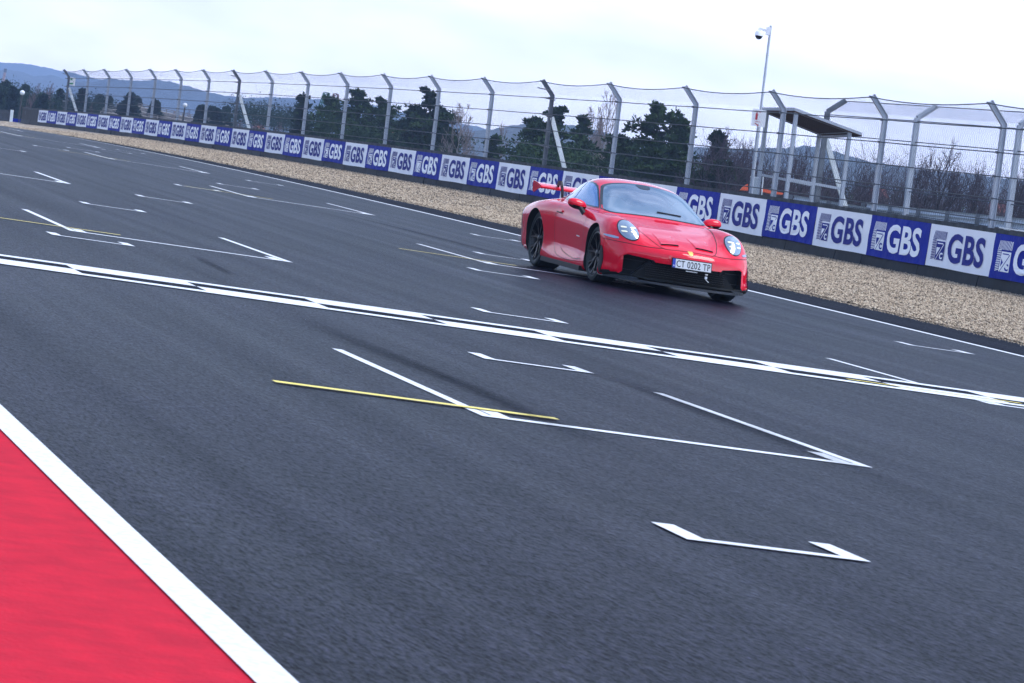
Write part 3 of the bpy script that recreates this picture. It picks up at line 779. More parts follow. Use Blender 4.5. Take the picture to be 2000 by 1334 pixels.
# ================================================================ the car
CAR_X, CAR_Y, CAR_RZ, CAR_S = 13.456, 40.68, rad(-89.43), 1.0407
car = empty('sports_car', (CAR_X, CAR_Y, 0), 'red low sports coupe with tall rear wing and black wheels cornering on the track', 'car', rz=CAR_RZ, scale=CAR_S)
# stations: x, plan sweep, then half-section y and z (centre top -> side -> centre bottom)
ST = [
 (1.015, .34, (0,.25,.45,.56,.66,.735,.79,.80,.79,.45,0), (.475,.475,.468,.458,.445,.415,.36,.27,.17,.15,.15)),
 (.985, .34, (0,.25,.46,.57,.67,.76,.825,.845,.83,.48,0), (.515,.514,.508,.500,.495,.465,.385,.28,.16,.145,.145)),
 (.93, .32, (0,.26,.47,.575,.68,.785,.86,.875,.86,.52,0), (.548,.547,.545,.550,.565,.53,.42,.29,.15,.14,.14)),
 (.82, .26, (0,.26,.475,.58,.68,.80,.885,.905,.89,.55,0), (.590,.590,.592,.625,.655,.60,.47,.30,.14,.13,.13)),
 (.66, .165, (0,.27,.48,.58,.675,.81,.90,.92,.905,.58,0), (.640,.640,.650,.712,.748,.685,.53,.31,.13,.11,.11)),
 (.46, .06, (0,.28,.49,.585,.68,.82,.91,.926,.91,.6,0), (.685,.685,.700,.765,.798,.742,.58,.33,.12,.10,.10)),
 (.22, 0, (0,.29,.50,.595,.685,.825,.915,.926,.915,.6,0), (.735,.735,.748,.800,.826,.775,.62,.35,.12,.10,.10)),
 (-.02, 0, (0,.30,.51,.60,.69,.825,.912,.922,.905,.6,0), (.775,.775,.785,.822,.838,.785,.63,.36,.12,.10,.10)),
 (-.25, 0, (0,.30,.52,.62,.71,.820,.895,.90,.895,.6,0), (.822,.820,.818,.832,.840,.795,.65,.36,.12,.10,.10)),
 (-.40, 0, (0,.30,.59,.685,.745,.815,.885,.89,.895,.6,0), (.868,.865,.852,.845,.835,.800,.66,.36,.12,.10,.10)),
 (-.70, 0, (0,.30,.592,.700,.760,.820,.875,.882,.90,.6,0), (1.055,1.045,.985,.868,.842,.805,.67,.36,.125,.10,.10)),
 (-1.0, 0, (0,.29,.568,.705,.768,.822,.872,.878,.905,.6,0), (1.200,1.188,1.108,.880,.850,.810,.67,.36,.13,.10,.10)),
 (-1.35, 0, (0,.28,.540,.705,.775,.828,.872,.880,.91,.6,0), (1.262,1.248,1.175,.890,.856,.815,.68,.36,.13,.10,.10)),
 (-1.75, 0, (0,.27,.50,.690,.780,.845,.884,.892,.915,.6,0), (1.255,1.240,1.162,.900,.864,.822,.69,.37,.13,.10,.10)),
 (-2.1, 0, (0,.26,.46,.645,.775,.868,.918,.918,.91,.6,0), (1.195,1.180,1.105,.912,.872,.828,.70,.38,.14,.11,.11)),
 (-2.457, 0, (0,.25,.42,.585,.755,.875,.938,.935,.91,.6,0), (1.092,1.080,1.020,.915,.872,.822,.70,.39,.15,.12,.12)),
 (-2.8, 0, (0,.25,.41,.56,.73,.860,.932,.928,.89,.6,0), (.985,.98,.942,.882,.845,.797,.67,.41,.18,.14,.14)),
 (-3.1, 0, (0,.25,.40,.55,.71,.835,.91,.90,.87,.6,0), (.890,.886,.870,.840,.805,.757,.65,.42,.2,.16,.16)),
 (-3.35, -.05, (0,.25,.40,.55,.69,.80,.86,.86,.83,.6,0), (.82,.818,.81,.79,.75,.70,.60,.43,.24,.2,.2)),
 (-3.47, -.12, (0,.25,.40,.53,.66,.75,.81,.81,.78,.5,0), (.70,.70,.695,.68,.65,.60,.53,.43,.28,.25,.25)),
]
NK = 11
G = np.zeros((len(ST), NK, 3))
for i, (x, sw, ys, zs) in enumerate(ST):
    for k in range(NK):
        G[i, k] = (x - sw*(ys[k]/.8)**2, ys[k], zs[k])
# centre column mirrored neighbours keep the crown flat at the centre line
Gm = np.concatenate([G[:, ::-1][:, :-1]*np.array([1, -1, 1]), G], axis=1)     # bottom(-y) .. top .. bottom(+y)
D1 = crom(Gm, 7)
D2 = crom(np.swapaxes(D1, 0, 1), 6); D2 = np.swapaxes(D2, 0, 1)               # [x stations][around]
nx, nr = D2.shape[:2]
nr -= 1                                                                       # first == last (closed ring)
mb = MB(); mb.v = [tuple(map(float, p)) for s_ in D2 for p in s_[:nr]]
for i in range(nx-1):
    for k in range(nr):
        mb.f.append((i*nr+k, i*nr+(k+1) % nr, (i+1)*nr+(k+1) % nr, (i+1)*nr+k))
def cap(row, x0, sw):
    """close the ring with a face that keeps the plan curvature: columns run from the bottom edge to the top edge"""
    h = nr//2; half = h//2; NV = 6; cols = []
    order = [nr-i for i in range(half, 0, -1)]+[0]+[i for i in range(1, half+1)]      # +y side .. centre .. -y side (bottom edge)
    for bi in order:
        ti = (h-bi) % nr if bi <= half else (h+(nr-bi)) % nr
        b0, t0 = Vector(mb.v[row*nr+bi % nr]), Vector(mb.v[row*nr+ti]); c = [row*nr+bi % nr]
        if bi % nr == half or bi == nr-half: cols.append([row*nr+bi % nr]*(NV+1)); continue
        for k in range(1, NV):
            q = b0.lerp(t0, k/NV); q.x = x0-sw*(q.y/.8)**2 if x0 else b0.x+(t0.x-b0.x)*k/NV
            e = abs(q.y)/.80; f_ = min(1, max(0, (e-.85)/.15)); lin = b0.x+(t0.x-b0.x)*k/NV; q.x = q.x*(1-f_)+lin*f_
            mb.v.append(tuple(q)); c.append(len(mb.v)-1)
        c.append(row*nr+ti); cols.append(c)
    for a, c in zip(cols, cols[1:]):
        for k in range(NV):
            q = []
            for w in (a[k], a[k+1], c[k+1], c[k]):
                if w not in q: q.append(w)
            if len(q) > 2: mb.f.append(tuple(q))
cap(0, 1.018, .34); cap(nx-1, -3.475, -.12)
shell_me = mb.mesh('body')
b_ = bmesh.new(); b_.from_mesh(shell_me); bmesh.ops.remove_doubles(b_, verts=b_.verts, dist=1e-5); bmesh.ops.dissolve_degenerate(b_, edges=b_.edges, dist=1e-5)
bmesh.ops.recalc_face_normals(b_, faces=b_.faces); bmesh.ops.triangulate(b_, faces=[f for f in b_.faces if len(f.verts) > 4]); b_.to_mesh(shell_me)
BVH = BVHTree.FromBMesh(b_); b_.free()
body = link('body', shell_me, 'car_paint', car, True)

def project(p2, mode, off, side=1):
    """mode 'front': p2=(y,z); 'side': p2=(x,z); 'top': p2=(x,y)"""
    if mode == 'front': o, d = Vector((3, p2[0], p2[1])), Vector((-1, 0, 0))
    elif mode == 'side': o, d = Vector((p2[0], 3*side, p2[1])), Vector((0, -side, 0))
    else: o, d = Vector((p2[0], p2[1], 3)), Vector((0, 0, -1))
    h, n, idx, dist = BVH.ray_cast(o, d)
    if h is None: return None
    if n.dot(d) > 0: n = -n
    return h + n*off
def densify(poly, step):
    out = []
    for i in range(len(poly)):
        a, b = Vector(poly[i]), Vector(poly[(i+1) % len(poly)]); n = max(1, int((b-a).length/step))
        out += [a.lerp(b, j/n) for j in range(n)]
    return out
def smooth_poly(poly, it=2):
    for _ in range(it):
        o = []
        for i in range(len(poly)):
            a, b = Vector(poly[i]), Vector(poly[(i+1) % len(poly)])
            o += [a.lerp(b, .25), a.lerp(b, .75)]
        poly = o
    return poly
def patch(name, poly, mode, off, m, parent, side=1, rnd=2, step=.035, thick=.006):
    """sheet conforming to the body inside a 2-D outline, with a thin edge turned back into the body"""
    poly = densify(smooth_poly(poly, rnd), step)
    xs = [p.x for p in poly]; ys = [p.y for p in poly]
    pts = list(poly); n0 = len(pts)
    x = min(xs)+step/2
    while x < max(xs):
        y = min(ys)+step/2
        while y < max(ys):
            if min((Vector((x, y))-q).length for q in poly) > step*.45: pts.append(Vector((x, y)))
            y += step
        x += step
    v, e, f, _, _, _ = geometry.delaunay_2d_cdt([Vector((p.x, p.y)) for p in pts], [(i, (i+1) % n0) for i in range(n0)], [], 1, 1e-6)
    mb = MB(); idx = {}
    for i, p in enumerate(v):
        q = project(p, mode, off, side)
        idx[i] = None if q is None else len(mb.v)
        if q is not None: mb.v.append(tuple(q))
    for t in f:
        if all(idx[i] is not None for i in t): mb.f.append(tuple(idx[i] for i in t))
    # turned-back edge
    for a, c in [(i, (i+1) % n0) for i in range(n0)]:
        qa, qb = project(poly[a], mode, off, side), project(poly[c], mode, off, side)
        ra, rb = project(poly[a], mode, -thick, side), project(poly[c], mode, -thick, side)
        if None not in (qa, qb, ra, rb): mb.quad(qa, qb, rb, ra)
    return mb.build(name, m, parent, True)
def strip(name, line, w, mode, off, m, parent, side=1, mbo=None):
    pts = []
    for i in range(len(line)-1):
        a, b = Vector(line[i]), Vector(line[i+1]); n = max(1, int((b-a).length/.03))
        pts += [a.lerp(b, j/n) for j in range(n)]
    pts.append(Vector(line[-1])); mb = mbo or MB(); L_, R_ = [], []
    for i, p in enumerate(pts):
        d = pts[min(i+1, len(pts)-1)]-pts[max(i-1, 0)]; n = Vector((-d.y, d.x)).normalized()*(w/2)
        L_.append(project(p+n, mode, off, side)); R_.append(project(p-n, mode, off, side))
    for i in range(len(pts)-1):
        if None not in (L_[i], L_[i+1], R_[i], R_[i+1]): mb.quad(L_[i], L_[i+1], R_[i+1], R_[i])
    if mbo: return mbo
    return mb.build(name, m, parent)
def spl(pts, n=6):
    P = np.array(pts, float); return [tuple(p) for p in crom(P, n)]

# --- cut wheel arches and the air intakes out of the shell
def cutter(mb):
    me = mb.mesh('cut'); b = bmesh.new(); b.from_mesh(me); bmesh.ops.recalc_face_normals(b, faces=b.faces); b.to_mesh(me); b.free()
    me.materials.append(MATS['void'])
    o = bpy.data.objects.new('cut', me); col.objects.link(o); o.parent = car; return o
ct = []
for wx, wr, wz in ((0, .366, .343), (-2.457, .380, .362)):
    for s in (-1, 1):
        c = MB(); prof = [(0, s*.58), (wr, s*.58), (wr, s*1.2), (0, s*1.2)]
        n = 64; ring0 = [(wx+wr*math.cos(2*math.pi*k/n), s*.58, wz+wr*math.sin(2*math.pi*k/n)) for k in range(n)]
        c.prism(ring0, (0, s*.62, 0)); ct.append(cutter(c))
INT_C = [(-.56, .300), (-.40, .362), (.40, .362), (.56, .300), (.66, .166), (-.66, .166)]
def front_prism(poly, depth_from, depth_to):
    c = MB(); c.prism([(depth_from, y, z) for y, z in poly], (depth_to-depth_from, 0, 0)); return c
ct.append(cutter(front_prism(INT_C, .80, 1.3)))
def side_int(s): return [(s*.405, .355), (s*.435, .385), (s*.71, .408), (s*.750, .388), (s*.755, .175), (s*.65, .170), (s*.56, .25)]
def skew(s):
    # side intake: floor of the pocket follows the swept corner
    P = side_int(s); c = MB(); n = len(P)
    a = [(1.3, y, z) for y, z in P]; b = [(.875-.37*(abs(y)/.8)**2, y, z) for y, z in P]
    c.v = a+b; c.f = [tuple(range(n)), tuple(range(2*n-1, n-1, -1))]+[(i, (i+1) % n, n+(i+1) % n, n+i) for i in range(n)]
    return c
for s in (-1, 1): ct.append(cutter(skew(s)))
body.data.materials.append(MATS['void'])
for o in ct:
    md = body.modifiers.new('b', 'BOOLEAN'); md.operation = 'DIFFERENCE'; md.solver = 'EXACT'; md.object = o
    try: md.material_mode = 'TRANSFER'
    except Exception: pass
bpy.context.view_layer.update()
dg = bpy.context.evaluated_depsgraph_get()
nm = bpy.data.meshes.new_from_object(body.evaluated_get(dg))
body.modifiers.clear()
print('car shell', len(shell_me.polygons), '->', len(nm.polygons), [m.name for m in nm.materials])
if len(nm.polygons) > 2000:
    body.data = nm
    for pg in nm.polygons:
        c_ = Vector(pg.center); q_ = BVH.find_nearest(c_)
        low = c_.z < .182 and c_.x > .42
        pg.material_index = 1 if low or (q_[0] is not None and q_[3] > .004) or abs(pg.normal.dot(q_[1])) < .5 else 0
    nm.polygons.foreach_set('use_smooth', [True]*len(nm.polygons)); nm.set_sharp_from_angle(angle=rad(32))
for o in ct: bpy.data.objects.remove(o)

# --- glass
WS = [(-.675, .850), (-.30, .866), (0, .872), (.30, .866), (.675, .850), (.640, .930), (.56, 1.09), (.495, 1.165), (.27, 1.212), (0, 1.228), (-.27, 1.212), (-.495, 1.165), (-.56, 1.09), (-.640, .930)]
WSb = [(y*1.02, z+(.008 if z > 1 else -.006)) for y, z in WS]
patch('windscreen_seal', WSb, 'front', .003, 'car_black_gloss', car, rnd=2)
patch('windscreen', [(y*.985, .90+(z-.90)*.985) for y, z in WS], 'front', .007, 'glass_front', car, rnd=2)
DOOR_W = [(-.64, .885), (-.66, .900), (-.82, .995), (-1.04, 1.110), (-1.25, 1.158), (-1.56, 1.162), (-1.58, 1.16), (-1.665, .912), (-1.64, .908), (-1.2, .900)]
QUAR_W = [(-1.615, 1.160), (-1.64, 1.158), (-1.85, 1.135), (-2.12, 1.060), (-2.34, .968), (-2.16, .930), (-1.72, .916), (-1.695, .916)]
for s in (-1, 1):
    fr = patch('side_window_frame', [(-.60, .873), (-.62, .893), (-.80, 1.003), (-1.04, 1.128), (-1.26, 1.176), (-1.62, 1.180), (-1.88, 1.148), (-2.14, 1.075), (-2.42, .965), (-2.2, .912), (-1.7, .897), (-1.2, .884)], 'side', .003, 'car_black_gloss', car, s, rnd=1)
    patch('side_window', DOOR_W, 'side', .007, 'glass_side', fr, s, rnd=1)
    patch('quarter_window', QUAR_W, 'side', .007, 'glass_side', fr, s, rnd=1)
RW = [(-2.05, 0), (-2.07, .30), (-2.14, .37), (-2.72, .33), (-2.78, 0), (-2.72, -.33), (-2.14, -.37), (-2.07, -.30)]
patch('rear_window', RW, 'top', .004, 'glass_side', car, rnd=1)

# --- headlights
for s in (-1, 1):
    cx, cz = s*.668, .682
    poly = lambda k: [(cx+s*.012*math.sin(a)+.112*k*math.cos(a), cz+.108*k*math.sin(a)) for a in [2*math.pi*i/28 for i in range(28)]]
    hl = patch('headlight', poly(1.06), 'front', .004, 'car_black_gloss', car, rnd=0, step=.02)
    # domed lens: conforming sheet pushed out towards the middle
    pl = [Vector(p) for p in poly(.97)]; mb = MB(); rings = 8
    cen = Vector((cx, cz)); grid = []
    for r in range(rings+1):
        row = []
        for p in pl:
            q = cen.lerp(p, r/rings); h = project(q, 'front', .008+.016*(1-(r/rings)**2)); row.append(h)
        grid.append(row)
    for r in range(rings):
        for k in range(len(pl)):
            a, b, c, d = grid[r][k], grid[r][(k+1) % len(pl)], grid[r+1][(k+1) % len(pl)], grid[r+1][k]
            if None not in (a, b, c, d): mb.quad(a, b, c, d)
    b = bmesh.new(); me = mb.mesh('lens'); b.from_mesh(me); bmesh.ops.remove_doubles(b, verts=b.verts, dist=1e-4); bmesh.ops.recalc_face_normals(b, faces=b.faces); b.to_mesh(me); b.free()
    link('lens', me, 'lens', hl, True)
    for dy, dz in ((-.048, .022), (.042, .022), (-.048, -.026), (.042, -.026)):
        w, h = .030, .008
        patch('lamp_bar', [(cx+dy-w, cz+dz-h), (cx+dy+w, cz+dz-h), (cx+dy+w, cz+dz+h), (cx+dy-w, cz+dz+h)], 'front', .025, 'led', hl, rnd=1, step=.02)
    patch('side_marker', [(s_x, z) for s_x, z in ((.60, .562), (.38, .585), (.375, .602), (.585, .597))], 'side', .005, 'marker', car, s, rnd=1, step=.02)
# --- bonnet seam, louvres, crest, bumper seam, doors
def seam(name, line, mode, side=1, w=.006): return strip(name, line, w, mode, .0022, 'void', car, side)
hood = spl([(-.36, .62), (-.15, .595), (.15, .550), (.45, .490), (.66, .430), (.82, .370), (.90, .315), (.925, .25), (.950, 0)])
hb = MB(); strip('x', hood, .007, 'top', .0022, 'void', car, mbo=hb); strip('x', [(x, -y) for x, y in hood], .007, 'top', .0022, 'void', car, mbo=hb)
hb.build('bonnet_seam', 'void', car)
for s in (-1, 1):
    # raised scoop with the dark slot at its front end
    mb = MB(); n = 8
    y0, y1 = s*.10, s*.335
    for i in range(n):
        def P(t, y, base):
            x = .46+t*.36; h = .002+.014*t**1.5
            e = min(1, abs(y-(y0+y1)/2)/abs((y1-y0)/2)); hh = 0.0 if (base or e > .98) else h
            return project((x, y), 'top', hh+.001)
        ys = [y0, y0+(y1-y0)*.06, y0+(y1-y0)*.5, y1-(y1-y0)*.06, y1]
        for j in range(4):
            mb.quad(P(i/n, ys[j], 0), P((i+1)/n, ys[j], 0), P((i+1)/n, ys[j+1], 0), P(i/n, ys[j+1], 0))
    sc_ = mb.build('bonnet_scoop', 'car_paint', car, True)
    sl = MB(); xs_ = .822
    for j in range(10):
        ya = y0+(y1-y0)*(.05+.09*j); yb = y0+(y1-y0)*(.05+.09*(j+1))
        sl.quad(project((xs_, ya), 'top', .001), project((xs_, yb), 'top', .001), project((xs_-.004, yb), 'top', .016), project((xs_-.004, ya), 'top', .016))
    sl.build('vent_slot', 'void', sc_)
    seam('bumper_seam', spl([(s*.925, .545), (s*.84, .540), (s*.70, .535), (s*.55, .528), (s*.40, .530), (s*.31, .540)]), 'front')
    seam('door_seam', spl([(-.53, .865), (-.50, .70), (-.50, .45), (-.55, .27), (-.70, .20), (-1.2, .195), (-1.52, .24), (-1.66, .36), (-1.73, .60), (-1.70, .80), (-1.64, .93)], 5), 'side', s, .005)
    seam('sill_crease', spl([(-.48, .235), (-.8, .225), (-1.25, .275), (-1.42, .33)]), 'side', s, .006)
    patch('door_handle', [(-1.50, .742), (-1.70, .752), (-1.70, .782), (-1.50, .772)], 'side', .016, 'car_paint', car, s, rnd=1, step=.03)
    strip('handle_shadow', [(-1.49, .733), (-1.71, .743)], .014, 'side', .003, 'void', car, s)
    strip('door_script', [(-.66, .50), (-.80, .505)], .012, 'side', .003, 'plate_white', car, s)
    # black trim ahead of the front arch
    patch('arch_trim', [(.36, .14), (.44, .14), (.465, .30), (.43, .44), (.36, .47)], 'side', .010, 'car_black', car, s, rnd=1, step=.03, thick=.02)
    # side skirt
    mb = MB(); P = [(-.40, .095), (-2.05, .105), (-2.05, .16), (-.40, .155)]
    mb.prism([(x, s*.80, z) for x, z in P], (0, s*.145, 0)); mb.build('side_skirt', 'car_black', car)
# crest on the nose
cr = patch('nose_crest', [(-.030, .545), (.030, .545), (.031, .525), (.018, .508), (0, .501), (-.018, .508), (-.031, .525)], 'front', .005, 'gold', car, rnd=0, step=.02)
# --- front end
mb = MB(); n = 28                                         # splitter following the nose plan
def nose_x(y, ext): return 1.015+ext-.35*(y/.8)**2-.26*max(0, (abs(y)-.62)/.26)**2*.6
pts = [(-.90+1.80*i/n) for i in range(n+1)]
for i in range(n):
    a, c = pts[i], pts[i+1]
    P = [(nose_x(a, .045), a), (nose_x(c, .045), c), (nose_x(c, -.35), c), (nose_x(a, -.35), a)]
    lo = .105; hi = .132
    mb.prism([(x, y, lo) for x, y in P], (0, 0, hi-lo))
mb.build('front_splitter', 'carbon', car)
for s in (-1, 1):
    mb = MB()
    for i in range(6):
        a, c = s*(.60+.05*i), s*(.60+.05*(i+1))
        P = [(nose_x(a, .052), a, .133), (nose_x(c, .052), c, .133), (nose_x(c, -.02), c, .148), (nose_x(a, -.02), a, .148)]
        mb.prism(P, (0, 0, .012))
    mb.build('splitter_blade', 'carbon', car)
mb = MB()                                                 # mesh and bars inside the centre intake
for z in (.20, .225, .25, .275, .30, .325): mb.bar((.83, -.50, z), (.83, .50, z), .02, .005)
mb.build('grille', 'car_black', car)
for s in (-1, 1):
    mb = MB()
    for z in (.225, .345):
        ya, yb = s*(.60 if z < .3 else .50), s*.74
        xa, xb = .93-.37*(abs(ya)/.8)**2, .935-.37*(abs(yb)/.8)**2
        mb.bar((xa, ya, z), (xb, yb, z), .03, .007)
    fin = MB(); fin.bar((.925-.37*(.47/.8)**2, s*.435, .352), (.925-.37*(.62/.8)**2, s*.625, .172), .05, .035, up=(1, 0, 0)); fin.build('intake_divider', 'car_black', car)
    pn = MB(); Q = [(.50, .37), (.715, .382), (.735, .20), (.665, .19)]; pn.prism([(.865-.37*(y/.8)**2, s*y, z) for y, z in Q], (-.01, 0, 0)); pn.build('intake_panel', 'car_black', car)
    mb.build('intake_louvre', 'car_black', car)
# intake surround framing
pl_y, pl_z, pl_x = .0, .392, 1.045
plate = MB().bx(pl_x-.012, pl_x, -.252, .252, pl_z-.062, pl_z+.062).build('number_plate', 'car_black', car)
MB().bx(pl_x, pl_x+.004, -.206, .242, pl_z-.052, pl_z+.052).build('plate_face', 'plate_white', plate)
MB().bx(pl_x, pl_x+.004, -.242, -.2065, pl_z-.052, pl_z+.052).build('plate_band', 'plate_blue', plate)
tb = MB(); tm = text_mesh('CT 0202 TP', 1, .001, .004, spacing=1.05)
put_text(tb, tm, (pl_x+.0055, .018, pl_z), (0, 1, 0), (0, 0, 1), .425, .078)
tb.build('plate_characters', 'plate_ink', plate, fix=False)
tb = MB(); put_text(tb, text_mesh('BG', 1, .001, .01), (pl_x+.0055, -.2245, pl_z-.028), (0, 1, 0), (0, 0, 1), .024, .017)
tb.build('plate_country_code', 'plate_white', plate, fix=False)
tb = MB()
for i in range(9): tb.bx(pl_x, pl_x+.003, -.07+.0165*i, -.07+.0165*i+.010, pl_z-.080, pl_z-.070)
tb.build('dealer_strip', 'plate_white', plate)
mb = MB(); mb.bx(1.0, 1.012, .185, .215, .255, .285); mb.bar((1.0, .20, .25), (1.0, .24, .22), .008, .008); mb.bx(.99, 1.0, .19, .225, .30, .315)
mb.build('tow_eye_cover', 'plate_white', car)
# --- mirrors
for s in (-1, 1):
    prof = []
    mb = MB(); n, m = 20, 14
    for i in range(m+1):
        u = math.pi*i/m
        for k in range(n):
            a = 2*math.pi*k/n
            y = -math.cos(u); r = math.sin(u)**.75
            xx = r*math.cos(a); zz = r*math.sin(a)
            mb.v.append((-.86+xx*(.085 if xx > 0 else .055), s*(.885+y*.118), .885+zz*.066+.012*y))
    for i in range(m):
        for k in range(n):
            mb.f.append((i*n+k, i*n+(k+1) % n, (i+1)*n+(k+1) % n, (i+1)*n+k))
    bm_ = bmesh.new(); me = mb.mesh('mirror'); bm_.from_mesh(me)
    lower = bmesh.new(); lower.from_mesh(me)
    bmesh.ops.delete(bm_, geom=[f for f in bm_.faces if f.calc_center_median().z < .868], context='FACES')
    bmesh.ops.delete(lower, geom=[f for f in lower.faces if f.calc_center_median().z >= .868], context='FACES')
    bm_.to_mesh(me); bm_.free(); mirror = link('wing_mirror', me, 'car_paint', car, True)
    me2 = bpy.data.meshes.new('mirror_base'); lower.to_mesh(me2); lower.free(); link('mirror_base', me2, 'car_black', mirror, True)
    MB().tube([(-.82, s*.86, .855), (-.78, s*.845, .825), (-.73, s*.82, .775)], [.035, .030, .034], 8).build('mirror_stalk', 'car_black', mirror, True)
# --- wipers, roof camera bump, interior mirror seen through the glass
MB().bar(project((0.03, .925), 'front', .016), project((.34, .915), 'front', .016), .012, .012).build('wiper', 'car_black', car)
patch('mirror_mount', [(-.10, 1.222), (.10, 1.222), (.07, 1.175), (-.07, 1.175)], 'front', .010, 'car_black_gloss', car, rnd=1, step=.03)
MB().lathe([(.0, .06), (.012, .05), (.02, 0)], (-2.0, -.02, 1.21), n=10).build('roof_aerial', 'car_black', car)
# --- rear wing
wg = MB(); n = 14; chord = .26
prof = [(0, 0), (.03, .018), (.14, .038), (.22, .045), (chord, .048), (.20, .012), (.12, -.020), (.04, -.020)]
for i in range(n):
    a, c = -.68+1.36*i/n, -.68+1.36*(i+1)/n
    for (p, q) in zip(prof, prof[1:]+prof[:1]):
        wg.quad((-3.42+chord-p[0], a, 1.01+p[1]), (-3.42+chord-p[0], c, 1.01+p[1]), (-3.42+chord-q[0], c, 1.01+q[1]), (-3.42+chord-q[0], a, 1.01+q[1]))
wing = wg.build('rear_wing', 'car_paint', car, True)
for s in (-1, 1):
    E = [(-3.14, .995), (-3.13, 1.03), (-3.30, 1.06), (-3.47, 1.075), (-3.49, .945), (-3.43, .925), (-3.30, .965)]
    MB().prism([(x, s*.68, z) for x, z in E], (0, s*.012, 0)).build('wing_end_plate', 'car_paint', wing)
    path = [(-3.02, s*.42, .85), (-3.03, s*.42, .95), (-3.06, s*.42, 1.04), (-3.12, s*.42, 1.095), (-3.21, s*.42, 1.09), (-3.26, s*.42, 1.04)]
    sn = MB()
    for a, c in zip(path, path[1:]): sn.bar(a, c, .022, .055, up=(1, 0, .2))
    sn.build('swan_neck', 'car_black', wing)
# --- underbody
MB().bx(-2.9, .60, -.78, .78, .10, .15).build('underbody', 'void', car)
# --- wheels
def make_wheel(x, s, R, W, yo, rimr):
    r_ = R; yf = s*yo; yb = s*(yo-W)
    mb = MB(); sh = [(rimr, yf-s*.012), (rimr+.02, yf-s*.004), (r_-.06, yf), (r_-.022, yf-s*.008), (r_, yf-s*.035), (r_, yb+s*.035), (r_-.03, yb), (rimr, yb+s*.01)]
    rm = MB()
    rm.lathe([(rimr+.004, yf-s*.010), (rimr-.012, yf-s*.006), (rimr-.022, yf-s*.016), (rimr-.035, yf-s*.06), (rimr-.04, yb+s*.02), (rimr, yb)], (x, 0, R), 'y', 64)
    wheel = rm.build('wheel', 'rim', car, True)
    mb.lathe(sh, (x, 0, R), 'y', 64, close=True).build('tyre', 'tyre', wheel, True)
    sp = MB()
    for k in range(7):
        a = 2*math.pi*k/7+.25
        for da in (-.17, .17):
            ca, sa = math.cos(a), math.sin(a)
            p0 = (x+.055*ca, yf-s*.050, R+.055*sa); p1 = (x+.15*math.cos(a+da*.35), yf-s*.040, R+.15*math.sin(a+da*.35))
            p2 = (x+(rimr-.015)*math.cos(a+da), yf-s*.014, R+(rimr-.015)*math.sin(a+da))
            sp.bar(p0, p1, .022, .030, up=(0, 1, 0)); sp.bar(p1, p2, .016, .022, up=(0, 1, 0))
    sp.build('spokes', 'rim', wheel)
    MB().lathe([(0, yf-s*.020), (.030, yf-s*.022), (.045, yf-s*.03), (.062, yf-s*.075), (.062, yf-s*.1)], (x, 0, R), 'y', 24).build('centre_lock', 'rim', wheel, True)
    MB().lathe([(.06, yf-s*.105), (.195, yf-s*.105), (.195, yf-s*.14), (.06, yf-s*.14)], (x, 0, R), 'y', 40).build('brake_disc', 'disc', wheel)
    cal = MB(); a0 = 150 if x > -1 else 30
    for k in range(5):
        a = rad(a0+k*14); b = rad(a0+(k+1)*14)
        P = [(x+r*math.cos(t), yf-s*.085, R+r*math.sin(t)) for r, t in ((.135, a), (.135, b), (.208, b), (.208, a))]
        cal.prism(P, (0, -s*.07, 0))
    cal.build('brake_caliper', 'caliper', wheel)
    MB().lathe([(.25, yb), (.02, yb)], (x, 0, R), 'y', 32).build('wheel_back', 'void', wheel)
for s in (-1, 1):
    make_wheel(0, s, .343, .26, .905, .262)
    make_wheel(-2.457, s, .361, .32, .918, .272)

# the body leans over its wheels in the corner
def lean(o, k):
    for ch in o.children:
        if ch.name.split('.')[0] == 'wheel': continue
        if ch.type == 'MESH':
            for v in ch.data.vertices: v.co.y -= k*max(0, v.co.z-.15)
            ch.data.update()
        lean(ch, k)
lean(car, .085)
# ================================================================ background
def gnd(p): return Vector((p.x, p.y, gz(p.y)-.12+(.17-min(1.4, max(0, p.x-28)*.05) if p.x > 28 else 0)))
def quads_mesh(C, N, S, name, m, parent, ar=1.0):
    """many small quads: centres C, normals N, sizes S"""
    k = len(C); a = np.cross(N, np.random.normal(size=(k, 3))); a /= np.linalg.norm(a, axis=1)[:, None]+1e-9
    b = np.cross(N, a); b /= np.linalg.norm(b, axis=1)[:, None]+1e-9
    a *= S[:, None]; b *= (S*ar)[:, None]
    V = np.stack([C-a-b*.5, C+a-b*.7, C+a*.8+b, C-a*.9+b*.6], 1).reshape(-1, 3)
    me = bpy.data.meshes.new(name); me.vertices.add(4*k); me.loops.add(4*k); me.polygons.add(k)
    me.vertices.foreach_set('co', V.astype(np.float32).ravel()); me.loops.foreach_set('vertex_index', np.arange(4*k, dtype=np.int32))
    me.polygons.foreach_set('loop_start', np.arange(0, 4*k, 4, dtype=np.int32)); me.polygons.foreach_set('loop_total', np.full(k, 4, dtype=np.int32))
    me.update(calc_edges=True)
    return link(name, me, m, parent)
